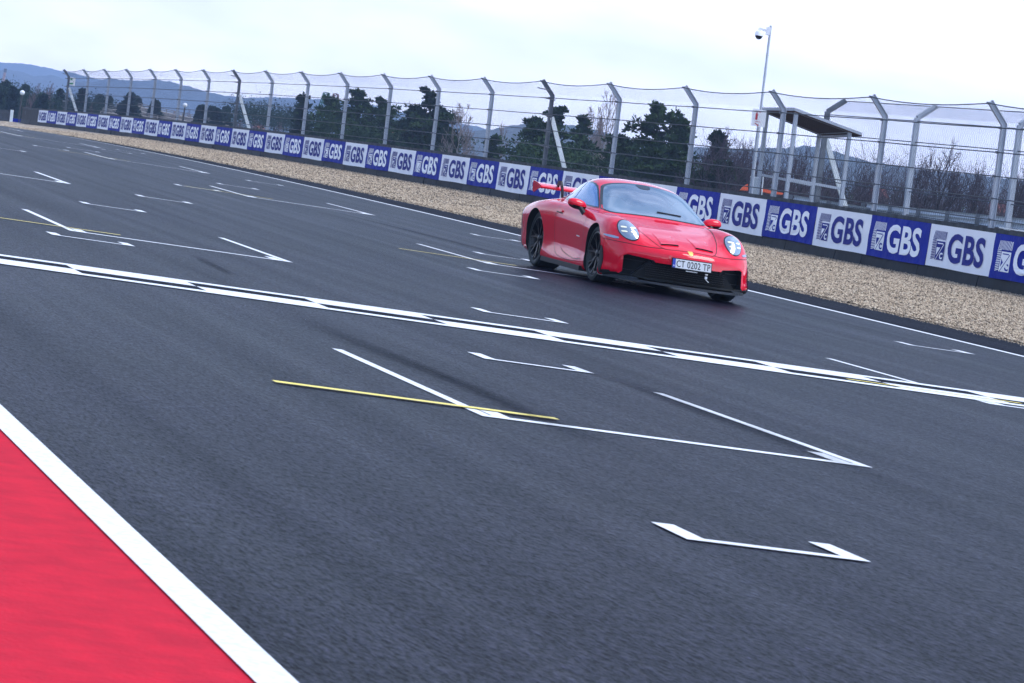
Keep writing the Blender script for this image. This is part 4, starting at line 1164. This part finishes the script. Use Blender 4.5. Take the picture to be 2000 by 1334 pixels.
def needles_mesh(C, N, S, name, m, parent, ar):
    """elongated leaves pointing along N"""
    k = len(C); a = N*S[:, None]; b = np.cross(N, np.random.normal(size=(k, 3))); b /= np.linalg.norm(b, axis=1)[:, None]+1e-9; b *= (S*ar)[:, None]
    V = np.stack([C-b, C+b, C+a*1.1+b*.5, C+a*1.1-b*.5], 1).reshape(-1, 3)
    me = bpy.data.meshes.new(name); me.vertices.add(4*k); me.loops.add(4*k); me.polygons.add(k)
    me.vertices.foreach_set('co', V.astype(np.float32).ravel()); me.loops.foreach_set('vertex_index', np.arange(4*k, dtype=np.int32))
    me.polygons.foreach_set('loop_start', np.arange(0, 4*k, 4, dtype=np.int32)); me.polygons.foreach_set('loop_total', np.full(k, 4, dtype=np.int32))
    me.update(calc_edges=True)
    return link(name, me, m, parent)
def pine(name, base, top, width, seed, label, kind='pine', m='pine_needles', dens=1.0, group=None, leaf=.12):
    """base, top: world points of trunk; width of the crown in metres"""
    rs = np.random.RandomState(seed); r = random.Random(seed); np.random.seed(seed)
    e = empty(name, tuple(base), label, 'tree', group)
    H = (top-base).length; up = (top-base).normalized(); side = RT0; fwd = Vector((0, 1, 0))
    env = [r.uniform(.5, 1.25) for _ in range(9)]; lop = r.uniform(-.35, .35)
    tr = MB(); pts = [base]; n = 7
    for i in range(1, n+1): pts.append(base+(top-base)*(i/n*.96)+side*r.uniform(-.02, .02)*H*.5)
    tr.tube(pts, [max(.02, .022*H*(1-.92*i/n)) for i in range(n+1)], 6)
    C, Nn, S = [], [], []
    nl = 38 if kind == 'pine' else 50
    for i in range(nl):
        t = (i+.5)/nl; t = .12+.86*t
        if kind == 'pine':
            prof = max(.12, 1-abs(t-.42)**1.6*2.1)*env[int(t*8.9)]*r.uniform(.35, 1.3)
            rise = r.uniform(-.1, .35) if t < .6 else r.uniform(.1, .8)
        elif kind == 'spruce':
            prof = (1.02-t)**.85*r.uniform(.8, 1.1); rise = r.uniform(-.25, .05)
        else:
            prof = (.45+.55*math.sin(t*math.pi))*r.uniform(.7, 1.1); rise = .5
        az = r.uniform(0, 2*math.pi); L = width/2*max(.10, prof)*(1+(lop*math.cos(az) if kind == 'pine' else 0))
        o = base+(top-base)*t; d = side*math.cos(az)+fwd*math.sin(az); d = (d+up*rise).normalized()
        mid = o+d*L*.55+up*r.uniform(-.05, .02)*L; end = o+d*L+up*(r.uniform(-.1, .25) if kind == 'pine' else -.05)*L
        tr.tube([o, mid, end], [.012*H*(1-t)+.02, .02, .008], 4, False)
        ncl = 3 if kind == 'pine' else 4
        for c in range(ncl):
            f = (c+1)/ncl if kind != 'pine' else (.45, .75, 1.0)[c]
            cen = o.lerp(mid, min(1, f*2)) if f < .5 else mid.lerp(end, (f-.5)*2)
            cen = cen+side*r.uniform(-.1, .1)*L+up*r.uniform(-.03, .08)*L
            for sub in range(2):        # tufts: needles radiating upwards and outwards from a shoot
                cc = np.array(cen)+rs.normal(size=3)*np.array([.22, .22, .08])*L
                k = int(40*dens*(.6+.7*r.random())); rad_ = (.07*L+.13)*r.uniform(.5, 1.4)
                q = rs.normal(size=(k, 3)); q[:, 2] = np.abs(q[:, 2])*.7-.15; q /= np.linalg.norm(q, axis=1)[:, None]
                rr = rs.uniform(.15, 1, size=(k, 1))*rad_
                C.append(cc+q*rr); Nn.append(q); S.append(rs.uniform(.6, 1.25, k)*leaf)
    tr.build('trunk', 'bark', e, fix=False).location = -base
    o = needles_mesh(np.concatenate(C), np.concatenate(Nn), np.concatenate(S), 'crown', m, e, .30); o.location = -base
    return e
_bare = {}
def bare_mesh(seed, style):
    key = (seed, style)
    if key in _bare: return _bare[key]
    r = random.Random(seed); tk, tw = MB(), MB()
    def grow(p, d, L, rad_, depth):
        n = 3; pts = [p]; rs = [rad_]
        for i in range(n):
            d = (d+Vector((r.gauss(0, .12), r.gauss(0, .12), r.gauss(.03, .07)))*(1.4 if style == 'oak' else .8)).normalized()
            p = p+d*(L/n); pts.append(p); rs.append(rad_*(1-.32*(i+1)/n))
        (tk if depth < 3 else tw).tube(pts, rs, 5 if depth < 2 else 3, False)
        if depth >= 6: return
        k = {0: 4, 1: 3, 2: 4, 3: 3, 4: 3, 5: 2}[depth]
        for i in range(k):
            f = r.uniform(.35, 1.0); q = pts[1+min(2, int(f*3))-0 if f > .34 else 1]
            sp = (1.15 if style == 'oak' else .55)*r.uniform(.5, 1.1); az = r.uniform(0, 6.283)
            x = d.cross(Vector((.3, .2, 1))).normalized(); y = d.cross(x)
            nd = (d+(x*math.cos(az)+y*math.sin(az))*sp+Vector((0, 0, .06 if style == 'oak' else .35))).normalized()
            grow(q, nd, L*r.uniform(.55, .8), max(rad_*.58, (.0030 if depth < 3 else .0015) if style == 'oak' else .0018), depth+1)
    if style == 'birch':
        H = 1.0; pts = [Vector((0, 0, 0))]; p = Vector((0, 0, 0))
        for i in range(8): p = p+Vector((r.gauss(0, .006), r.gauss(0, .006), .12)); pts.append(p)
        tk.tube(pts, [.013*(1-.1*i) for i in range(9)], 6, False)
        for i in range(30):
            t = .25+.72*i/30; q = pts[min(7, int(t*8))].lerp(pts[min(8, int(t*8)+1)], (t*8) % 1); az = r.uniform(0, 6.283)
            grow(q, Vector((math.cos(az)*.6, math.sin(az)*.6, .8)).normalized(), .17*(1.15-t)+.03, .0032, 3)
    else:
        grow(Vector((0, 0, 0)), Vector((r.gauss(0, .05), 0, 1)).normalized(), .34, .034, 0)
    zs = max(v[2] for v in tk.v+tw.v); xs = max(abs(v[0]) for v in tk.v+tw.v)
    a, b = tk.mesh('trunk'), tw.mesh('crown')
    _bare[key] = (a, b, zs, xs); return _bare[key]
def bare(name, base, top, width, seed, style, label, group=None, mt='bark', mtw='twigs'):
    a, b, zs, xs = bare_mesh(seed, style); e = empty(name, tuple(base), label, 'tree', group)
    H = (top-base).length; up = (top-base).normalized()
    e.rotation_euler = up.to_track_quat('Z', 'Y').to_euler(); e.scale = (width/2/xs, width/2/xs, H/zs)
    for me, nm_, m in ((a, 'trunk', mt), (b, 'crown', mtw)):
        if m not in [q.name for q in me.materials if q]:
            if len(me.materials): me = me.copy(); me.materials.clear()
            me.materials.append(MATS[m])
        o = bpy.data.objects.new(nm_, me); col.objects.link(o); o.parent = e
    return e
def up_from(px, py_top, D, extra=0):
    """world top point at the pixel, base straight down (plumb) to the land"""
    t = at(px, py_top, D); b = t-UPV*(t.z-gnd(t).z)*1.0
    return b, t
# ---- evergreens: px, top y, crown width px, distance, kind, material, label
EV = [
 (594, 188, 34, 235, 'column', 'pine_needles_blue', 'narrow dark evergreen beside the thirteenth post, left of the big pines'),
 (648, 196, 70, 226, 'pine', 'pine_needles', 'thin leaning pine on the left edge of the big left pine'),
 (702, 178, 104, 220, 'pine', 'pine_needles', 'big broad pine left of centre with ragged branches, second largest'),
 (748, 196, 64, 224, 'pine', 'pine_needles', 'bushy pine filling the right side of the big left pine'),
 (620, 262, 90, 205, 'pine', 'pine_needles', 'low spreading pine at the foot of the leaning pine'),
 (838, 178, 84, 212, 'pine', 'pine_needles_blue', 'tall dark pine with a lopsided top and bare twigs, left of the pale birch'),
 (812, 212, 84, 214, 'pine', 'pine_needles_blue', 'dark pine with one long branch reaching left'),
 (868, 228, 84, 208, 'pine', 'pine_needles', 'rounded lower pine on the right of the tall dark pine'),
 (966, 268, 52, 200, 'pine', 'pine_needles', 'small young pine standing alone between the birch and the dark post'),
 (1042, 232, 46, 190, 'column', 'pine_needles', 'small upright pine directly left of the dark terminal post'),
 (1088, 212, 74, 186, 'pine', 'pine_needles', 'open pine behind the white brace near the centre'),
 (1142, 228, 60, 190, 'pine', 'pine_needles', 'airy pine branches left of the pale bare tree'),
 (1225, 276, 120, 172, 'pine', 'pine_needles', 'low wide dark pine in front of the pale bare tree'),
 (1288, 208, 98, 168, 'pine', 'pine_needles', 'largest dark pine, with a flat tufted top, above the red car roof'),
 (1332, 236, 72, 166, 'pine', 'pine_needles', 'dense pine half hidden behind the post right of the largest pine'),
 (1300, 300, 130, 160, 'column', 'pine_needles', 'low dense evergreen mass under the largest pine'),
 (1406, 262, 36, 158, 'column', 'pine_needles_blue', 'ivy covered narrow evergreen among bare trees left of the camera pole'),
 (1412, 322, 74, 150, 'pine', 'pine_needles_blue', 'low evergreen shrub under the ivy covered tree'),
]
for n, (px, py, w, D, kind, m, lab) in enumerate(EV):
    b, t = up_from(px, py, D)
    if (t-b).length < .8: b = t-UPV*1.5
    pine('evergreen_tree' if kind != 'pine' else 'pine_tree', b, t, w*D/F_PX*(1.75 if kind == 'pine' else 1.15), 100+n, lab, kind, m, dens=1.0 if w > 60 else .7, group='evergreens behind the fence', leaf=.19 if kind == 'pine' else .18)
# ---- far left tree line
FL = [(-6, 168, 34), (12, 160, 36), (27, 172, 26), (50, 167, 30), (38, 178, 30), (84, 186, 30), (118, 176, 26), (163, 176, 34), (196, 186, 44), (214, 190, 30), (256, 186, 30), (268, 192, 24), (304, 200, 20), (394, 210, 18), (415, 212, 22), (425, 216, 18), (442, 212, 18), (3, 178, 40), (-20, 165, 40)]
NTH = ['first', 'second', 'third', 'fourth', 'fifth', 'sixth', 'seventh', 'eighth', 'ninth', 'tenth', 'eleventh', 'twelfth', 'thirteenth', 'fourteenth', 'fifteenth', 'sixteenth', 'seventeenth', 'eighteenth', 'nineteenth', 'twentieth', 'twenty-first', 'twenty-second', 'twenty-third', 'twenty-fourth', 'twenty-fifth', 'twenty-sixth']
order = sorted(range(len(FL)), key=lambda i: FL[i][0])
for rank, i in enumerate(order):
    px, py, w = FL[i]; D = 330+((i*37) % 60); b, t = up_from(px, py, D)
    if px > 240: b = t-UPV*2.6
    pine('spruce_tree', b, t, w*D/F_PX*1.5, 300+i, 'dark distant spruce on the far left, %s from the left in the tree line' % NTH[rank], 'spruce', 'pine_needles_blue', dens=.7, group='spruces in the far left tree line', leaf=.30)
FB = [(64, 178, 26), (76, 162, 30), (100, 160, 34), (92, 172, 26), (60, 190, 30), (108, 182, 26), (130, 190, 24), (180, 200, 24), (232, 200, 30), (345, 208, 22), (370, 212, 20), (500, 222, 30), (516, 215, 30), (548, 226, 34), (470, 230, 30), (575, 232, 20)]
order = sorted(range(len(FB)), key=lambda i: FB[i][0])
for rank, i in enumerate(order):
    px, py, w = FB[i]; D = 345+((i*29) % 50); b, t = up_from(px, py, D)
    bare('bare_tree', b, t, w*D/F_PX*1.25, 40+i % 3, 'birch', 'distant reddish bare tree, %s from the left among those on the left' % NTH[rank], 'reddish bare trees on the left', 'twigs_red', 'twigs_red')
# ---- bare trees nearer
BT = [(904, 200, 62, 205, 'birch', 'twigs_pale', 'pale bare birch right of the tall dark pine'),
      (984, 236, 44, 215, 'birch', 'twigs_pale', 'small pale bare birch left of the dark terminal post'),
      (1196, 170, 84, 195, 'birch', 'twigs_pale', 'tallest pale bare tree, behind the post left of the largest pine'),
      (1160, 206, 60, 200, 'birch', 'twigs_pale', 'pale bare tree just left of the tallest one'),
      (1178, 232, 60, 190, 'birch', 'twigs_pale', 'short pale bare tree below the tallest one'),
      (1396, 240, 120, 152, 'oak', 'twigs', 'round crowned bare tree between the largest pine and the camera pole'),
      (1446, 262, 80, 150, 'oak', 'twigs', 'bare tree immediately left of the camera pole'),
      (1506, 296, 80, 145, 'oak', 'twigs', 'bare tree behind the left posts of the shelter'),
      (1562, 262, 90, 140, 'oak', 'twigs', 'bare tree behind the middle of the shelter'),
      (1612, 300, 80, 138, 'oak', 'twigs', 'low bare tree behind the right posts of the shelter'),
      (1680, 322, 90, 134, 'oak', 'twigs', 'low bare tree just right of the shelter'),
      (1744, 318, 80, 130, 'oak', 'twigs', 'low bare tree left of the tall spreading one'),
      (1806, 270, 90, 126, 'oak', 'twigs', 'spreading bare tree left half of the tall pair on the right'),
      (1842, 262, 100, 124, 'oak', 'twigs', 'tall spreading bare tree on the right with open branches'),
      (1902, 310, 80, 122, 'oak', 'twigs', 'bare tree left of the last front post'),
      (1968, 282, 90, 118, 'oak', 'twigs', 'bare tree at the right edge behind the fence'),
      (2010, 320, 90, 118, 'oak', 'twigs', 'bare tree cut off by the right edge of the picture')]
for n, (px, py, w, D, st_, m, lab) in enumerate(BT):
    b, t = up_from(px, py, D)
    bare('birch_tree' if st_ == 'birch' else 'bare_tree', b, t, w*D/F_PX*1.15, (50+n % 3 if st_ == 'birch' else 60+n % 4), st_, lab, 'bare trees behind the fence', 'birch_bark' if st_ == 'birch' else 'bark', m)
# thicket of thin stems filling the space below them
rs = random.Random(21); tb, tk2 = MB(), MB()
for i in range(720):
    px = rs.uniform(1395, 2060); D = rs.uniform(120, 175); py = 300+(px-1400)*.125+rs.gauss(8, 17); b, t = up_from(px, py, D)
    h = (t-b).length; p = b; pts = [p]; d = Vector((rs.gauss(0, .15), rs.gauss(0, .15), 1)).normalized()
    for k in range(5): d = (d+Vector((rs.gauss(0, .12), rs.gauss(0, .12), .1))).normalized(); p = p+d*h/5; pts.append(p)
    tb.tube(pts, [.022, .018, .014, .010, .007, .004], 3, False)
    for k in range(9):
        q = pts[1+k % 5]; dd = Vector((rs.gauss(0, .6), rs.gauss(0, .6), .8)).normalized(); L = h*rs.uniform(.12, .3)
        q2 = q+dd*L*.5; q3 = q2+(dd+Vector((rs.gauss(0, .3), rs.gauss(0, .3), .2))).normalized()*L*.5
        tb.tube([q, q2, q3], [.008, .006, .003], 3, False)
        for z in range(2):
            e_ = Vector((rs.gauss(0, .6), rs.gauss(0, .6), .6)).normalized()*L*.4; tb.tube([q2, q2+e_], [.005, .003], 3, False)
o = tb.build('thicket', 'twigs', fix=False); tag(o, 'dense leafless purple brown thicket filling the ground behind the fence on the right', 'thicket', kind='stuff')
# low evergreen scrub closing the gaps between the pines
rs2 = np.random.RandomState(5); C = []; S = []
for i in range(150):
    px = rs2.uniform(590, 1450) if i < 110 else rs2.uniform(1450, 2050); D = rs2.uniform(165, 215) if px > 1000 else rs2.uniform(215, 250)
    if 890 < px < 1015 or 575 < px < 625: continue
    hz_ = 145.7+.15488*px; py = hz_+(10 if px < 1450 else 6)-rs2.uniform(0, 26 if px < 1450 else 12)
    c = np.array(at(px, py, D)); k = 220; q = rs2.normal(size=(k, 3))*np.array([.7, .7, .42]); C.append(c+q); S.append(rs2.uniform(.06, .15, k))
C = np.concatenate(C); nn = rs2.normal(size=C.shape); nn[:, 2] += .6; nn /= np.linalg.norm(nn, axis=1)[:, None]
o = quads_mesh(C, nn, np.concatenate(S), 'evergreen_scrub', 'pine_needles', None, .5); tag(o, 'low dark evergreen scrub growing between the pines', 'scrub', kind='stuff')

C = []; S = []
for i in range(170):                                     # scrub at the foot of the far left tree line
    px = rs2.uniform(-60, 205) if i < 140 else rs2.uniform(460, 590); D = rs2.uniform(345, 400)
    py = 145.7+.15488*px + (70 if px < 210 else 8)-rs2.uniform(0, 34 if px < 210 else 12)
    c = np.array(at(px, py, D)); k = 420; q = rs2.normal(size=(k, 3))*np.array([1.1, 1.1, .7]); C.append(c+q); S.append(rs2.uniform(.05, .13, k))
C = np.concatenate(C); nn = rs2.normal(size=C.shape); nn[:, 2] += .6; nn /= np.linalg.norm(nn, axis=1)[:, None]
o = quads_mesh(C, nn, np.concatenate(S), 'distant_scrub', 'pine_needles_blue', None, .5); tag(o, 'dark undergrowth at the foot of the far left tree line', 'scrub', kind='stuff')

# ---- ridges
def ridge(name, prof, D, depth, bump, seed, m='forest', foot=60):
    """prof: (px, py) sky line at distance D; the slope rises towards it over depth metres and falls behind"""
    rs = np.random.RandomState(seed); xs = np.linspace(prof[0][0], prof[-1][0], 420); ys = np.interp(xs, [p[0] for p in prof], [p[1] for p in prof])
    n = np.zeros_like(xs)
    for f, a in ((60, .35), (130, .35), (260, .5)): n += a*np.interp(np.linspace(0, f, len(xs)), np.arange(f+1), rs.uniform(-1, 1, f+1))
    mb = MB(); rows = [(-1.0, 0), (-.6, .35), (-.3, .72), (-.1, .93), (0, 1), (.25, .9), (1, .4)]
    for f, hf in rows:
        for i, x in enumerate(xs):
            top = at(x, ys[i], D); base = gz(D)-foot
            dirh = Vector((top.x-CAM.x, top.y-CAM.y, 0)).normalized(); z = base+(top.z-base)*hf+(n[i]*bump if hf > .3 else 0)*(1 if f == 0 else .8)+ (rs.uniform(-1, 1)*bump*.4)
            p = Vector((top.x, top.y, 0))+dirh*depth*f; mb.v.append((p.x, p.y, z))
    w = len(xs)
    for j in range(len(rows)-1):
        for i in range(w-1): a = j*w+i; mb.f.append((a, a+1, a+1+w, a+w))
    o = mb.build(name, m, None, True, fix=False); o['kind'] = 'structure'; return o
ridge('hills', [(-400, 118), (0, 122), (30, 123), (60, 126), (90, 132), (125, 139), (200, 156), (300, 190), (420, 215)], 4500, 350, .7, 1)
ridge('hills', [(-400, 128), (0, 137), (20, 136), (45, 141), (62, 148), (88, 149), (105, 147), (118, 151), (140, 160), (180, 162), (215, 152), (250, 157), (300, 156), (330, 158), (370, 169), (400, 178), (440, 186), (470, 190), (530, 189), (590, 192), (665, 196), (700, 198), (755, 212), (792, 221), (883, 238), (935, 248), (990, 262), (1100, 290), (1300, 330)], 3300, 400, .9, 2)
ridge('hills', [(600, 262), (800, 262), (905, 258), (960, 252), (986, 248), (1028, 242), (1105, 243), (1160, 252), (1220, 272), (1254, 284), (1330, 286), (1420, 290), (1500, 290), (1557, 288), (1576, 285), (1610, 290), (1645, 300), (1699, 316), (1746, 322), (1793, 331), (1903, 341), (2000, 353), (2400, 400)], 1700, 420, .5, 3)
ridge('hills', [(-100, 190), (60, 188), (200, 205), (330, 226), (480, 246), (620, 268), (800, 296), (1000, 328)], 1250, 300, .6, 4)
# open meadow patch on the centre ridge
fm = MB(); P = [(1000, 262), (1050, 254), (1092, 254), (1100, 262), (1080, 286), (1040, 290), (1005, 284)]
a = [at(x, y, 1330) for x, y in P]; fm.prism(a, FW*6); o = fm.build('meadow', 'meadow'); o['kind'] = 'structure'

# ---- chimney, lamps, masts
cb, ct_ = at(5, 165, 1500), at(10.5, 136, 1500); cb = cb-(ct_-cb)*.5
ch = empty('chimney', tuple(cb), 'tall brick factory chimney far away at the left edge', 'chimney')
child_world(MB().tube([cb, ct_], [.75, .55], 16).build('chimney_shaft', 'chimney_brick', None, True), ch)
child_world(MB().tube([ct_-UPV*1.2, ct_+UPV*.4], [.68, .68], 16).build('chimney_rim', 'lamp_black', None, True), ch)
def lamp(px0, py0, px1, py1, D, label, R=.16):
    a, b = at(px0, py0, D), at(px1, py1, D); e = empty('street_lamp', tuple(a), label, 'lamp')
    child_world(MB().tube([a, b], [.07, .05], 8).build('lamp_post', 'lamp_black', None, True), e)
    g = MB(); g.lathe([(R*math.sin(t), -R*math.cos(t)) for t in [math.pi*i/8 for i in range(9)]], tuple(b+UPV*R), n=14); child_world(g.build('lamp_globe', 'camera_white', None, True), e)
lamp(36, 236, 43, 186, 215, 'dark street lamp with a white globe at the far left, before the tree line')
lamp(356, 246, 361, 210, 235, 'dark street lamp with a white globe seen through the fence beside the terraces')
def mast_l(px0, py0, px1, py1, D, w0, w1, m, label):
    a, b = at(px0, py0, D), at(px1, py1, D); mb = MB(); n = 9
    cs = lambda t: (w0+(w1-w0)*t)/2
    for sx, sy in ((-1, -1), (1, -1), (1, 1), (-1, 1)):
        mb.bar(a+RT0*cs(0)*sx+Vector((0, cs(0)*sy, 0)), b+RT0*cs(1)*sx+Vector((0, cs(1)*sy, 0)), .10, .10)
    for i in range(n):
        p, q = a.lerp(b, i/n), a.lerp(b, (i+1)/n); s = 1 if i % 2 else -1
        for sy in (-1, 1): mb.bar(p+RT0*cs(i/n)*s+Vector((0, sy*cs(i/n), 0)), q-RT0*cs((i+1)/n)*s+Vector((0, sy*cs((i+1)/n), 0)), .07, .07); mb.bar(p-RT0*cs(i/n)+Vector((0, sy*cs(i/n), 0)), p+RT0*cs(i/n)+Vector((0, sy*cs(i/n), 0)), .06, .06)
    mb.box(b, RT0*w1*.3, Vector((0, w1*.3, 0)), UPV*.05)
    o = mb.build('lattice_mast', m); tag(o, label, 'mast')
mast_l(627, 240, 638, 181, 420, 1.6, .6, 'lattice_green', 'distant green lattice mast behind the leaning pine')
mast_l(651, 236, 656, 183, 430, 1.4, .5, 'lattice_red', 'distant reddish lattice mast right of the green one')
# ---- concrete terraces with railings (left, behind the fence)
tg = empty('spectator_terrace', tuple(at(320, 240, 345)), 'pale stepped spectator terraces with railings behind the left part of the fence', 'terrace')
for r_, (x0, y0, x1, D) in enumerate([(246, 203, 436, 362), (228, 207.5, 436, 356), (211, 211.5, 437, 350), (201, 217, 438, 344), (196, 224, 440, 338), (196, 231, 442, 332)]):
    sl = .158 if r_ < 4 else .155
    a, b = at(x0, y0, D), at(x1, y0+(x1-x0)*sl+ (x1-x0)*.055, D-4); mb = MB(); back = Vector((FW.x, FW.y, 0)).normalized()*6.5
    mb.prism([a-UPV*.02, b-UPV*.02, b-UPV*.32, a-UPV*.32], back); mb.prism([a-UPV*.32, b-UPV*.32, b-UPV*.9, a-UPV*.9], back)
    child_world(mb.build('terrace_step', 'terrace'), tg)
    rl = MB(); k = int((b-a).length/.9); rr = random.Random(r_)
    for i in range(k+1):
        p = a.lerp(b, i/k)
        if rr.random() < .85: rl.bar(p, p+UPV*.34, .10, .10)
    for h_ in (.17, .34): rl.bar(a+UPV*h_, b+UPV*h_, .06, .07)
    child_world(rl.build('railing', 'terrace'), tg)
# ---- houses seen small through the fence
def house(px, py, D, w, h, label):
    c = at(px, py, D); e = empty('house', tuple(c-UPV*h), label, 'house'); mb = MB(); fw = Vector((FW.x, FW.y, 0)).normalized()
    mb.box(c-UPV*h/2, RT0*w/2, fw*1.5, UPV*h/2); child_world(mb.build('wall', 'house_wall'), e)
    a = [c-RT0*(w/2+.1), c+RT0*(w/2+.1), c+RT0*(w*.38)+UPV*h*.55+fw*1.5, c-RT0*(w*.38)+UPV*h*.55+fw*1.5]
    rf = MB(); rf.quad(*[q-fw*1.6 if i < 2 else q for i, q in enumerate(a)]); rf.quad(a[3], a[2], a[1]+fw*1.5, a[0]+fw*3)
    rf.poly([a[0]-fw*1.6, a[3], a[0]+fw*3]); rf.poly([a[1]-fw*1.6, a[2], a[1]+fw*3])
    child_world(rf.build('roof', 'house_roof'), e)
    wn_ = MB()
    for i in (-.28, 0, .28): wn_.box(c-UPV*h*.45+RT0*w*i-fw*1.52, RT0*w*.06, fw*.03, UPV*h*.18)
    child_world(wn_.build('window', 'car_black_gloss'), e)
house(1436, 352, 420, 2.6, 2.2, 'small pale house with a red roof left of the camera pole behind bare trees')
house(1716, 384, 420, 2.2, 2.0, 'small house with a red roof between the fence posts right of the shelter')
house(1950, 414, 420, 2.4, 2.0, 'small house with a red roof low behind the last fence posts')
house(505, 250, 420, 1.0, .8, 'low reddish kiosk behind the left part of the fence, beside the terraces')
house(782, 262, 420, 1.8, 1.4, 'pale house seen in the gap between the two big pines')
# ---- palisade and dark block left of the barrier
def palisade(px0, py0, px1, py1, D0, D1, hpx, label):
    a, b = at(px0, py0, D0), at(px1, py1, D1); h = hpx*D0/F_PX; e = empty('palisade_fence', tuple(a), label, 'fence'); mb = MB(); n = 26
    for i in range(n):
        p = a.lerp(b, (i+.1)/n); q = a.lerp(b, (i+.78)/n); mb.prism([p, q, q+UPV*h, p+UPV*h], Vector((0, .05, 0)))
    mb.bar(a+UPV*h*.8, b+UPV*h*.8, .06, .08); mb.bar(a+UPV*h*.25, b+UPV*h*.25, .06, .08)
    child_world(mb.build('pales', 'palisade'), e); child_world(MB().bar(b-UPV*.1, b+UPV*h*1.05, .15, .15).build('end_post', 'brace_white'), e)
palisade(-40, 234, 21, 240.5, 198, 192, 24, 'dark upright palisade fence with a pale end post at the far left edge')
a, b = at(47, 245, 188), at(74, 249, 186); mb = MB(); h = 28*187/F_PX
for i in range(8):
    p, q = a.lerp(b, i/8), a.lerp(b, (i+.93)/8); mb.prism([p-UPV*.3, q-UPV*.3, q+UPV*h, p+UPV*h], Vector((0, .6, 0)))
o = mb.build('tyre_barrier', 'palisade'); tag(o, 'dark unbranded barrier block left of the first white banner', 'barrier')
for n, (x0, x1, lab) in enumerate(((24, 35, 'left'), (38, 47, 'right'))):
    a, b = at(x0, 240+(x0-24)*.13, 200), at(x1, 240+(x1-24)*.13, 200); h = 9*200/F_PX
    mb = MB(); mb.prism([a, b, b+UPV*h, a+UPV*h], Vector((0, .3, 0))); o = mb.build('low_banner', 'banner_blue'); tag(o, 'small blue and pale board in the gap beside the palisade, %s one' % lab, 'board')
    mb = MB(); mb.prism([a-Vector((0, .02, 0)), b-Vector((0, .02, 0)), b+UPV*h*.45-Vector((0, .02, 0)), a+UPV*h*.45-Vector((0, .02, 0))], Vector((0, .015, 0))); child_world(mb.build('pale_panel', 'banner_white'), o) if False else None
# ---- pit building behind the camera (seen only as a reflection in the car)
pb = empty('pit_building', (-24, 30, 0), 'long grey pit building behind the photographer on the other side of the track', 'building')
mb = MB().bx(-34, -20, -40, 120, -.5, 5.2); child_world(mb.build('wall', 'box_grey'), pb)
for i in range(16):
    y = -34+i*9.5; child_world(MB().bx(-20.05, -19.98, y, y+5.5, 0, 3.4).build('garage_door', 'galvanised_dark'), pb)

# ---- clear but slightly hazy air
hz_m = bpy.data.materials.new('haze'); hz_m.use_nodes = True; nt = hz_m.node_tree; nt.nodes.clear()
ho = nt.nodes.new('ShaderNodeOutputMaterial'); pv = nt.nodes.new('ShaderNodeVolumePrincipled')
pv.inputs['Color'].default_value = (.44, .62, 1.0, 1); pv.inputs['Density'].default_value = 3.0e-4; pv.inputs['Anisotropy'].default_value = .2
nt.links.new(pv.outputs[0], ho.inputs['Volume'])
mb = MB().bx(-3000, 5000, -400, 4990, -140, 190); hz_o = link('haze', mb.mesh('haze'), hz_m); hz_o['kind'] = 'stuff'; hz_o['label'] = 'thin blue haze lying over the whole valley'
print('objects', len(bpy.data.objects), 'faces', sum(len(o.data.polygons) for o in bpy.data.objects if o.type == 'MESH'))
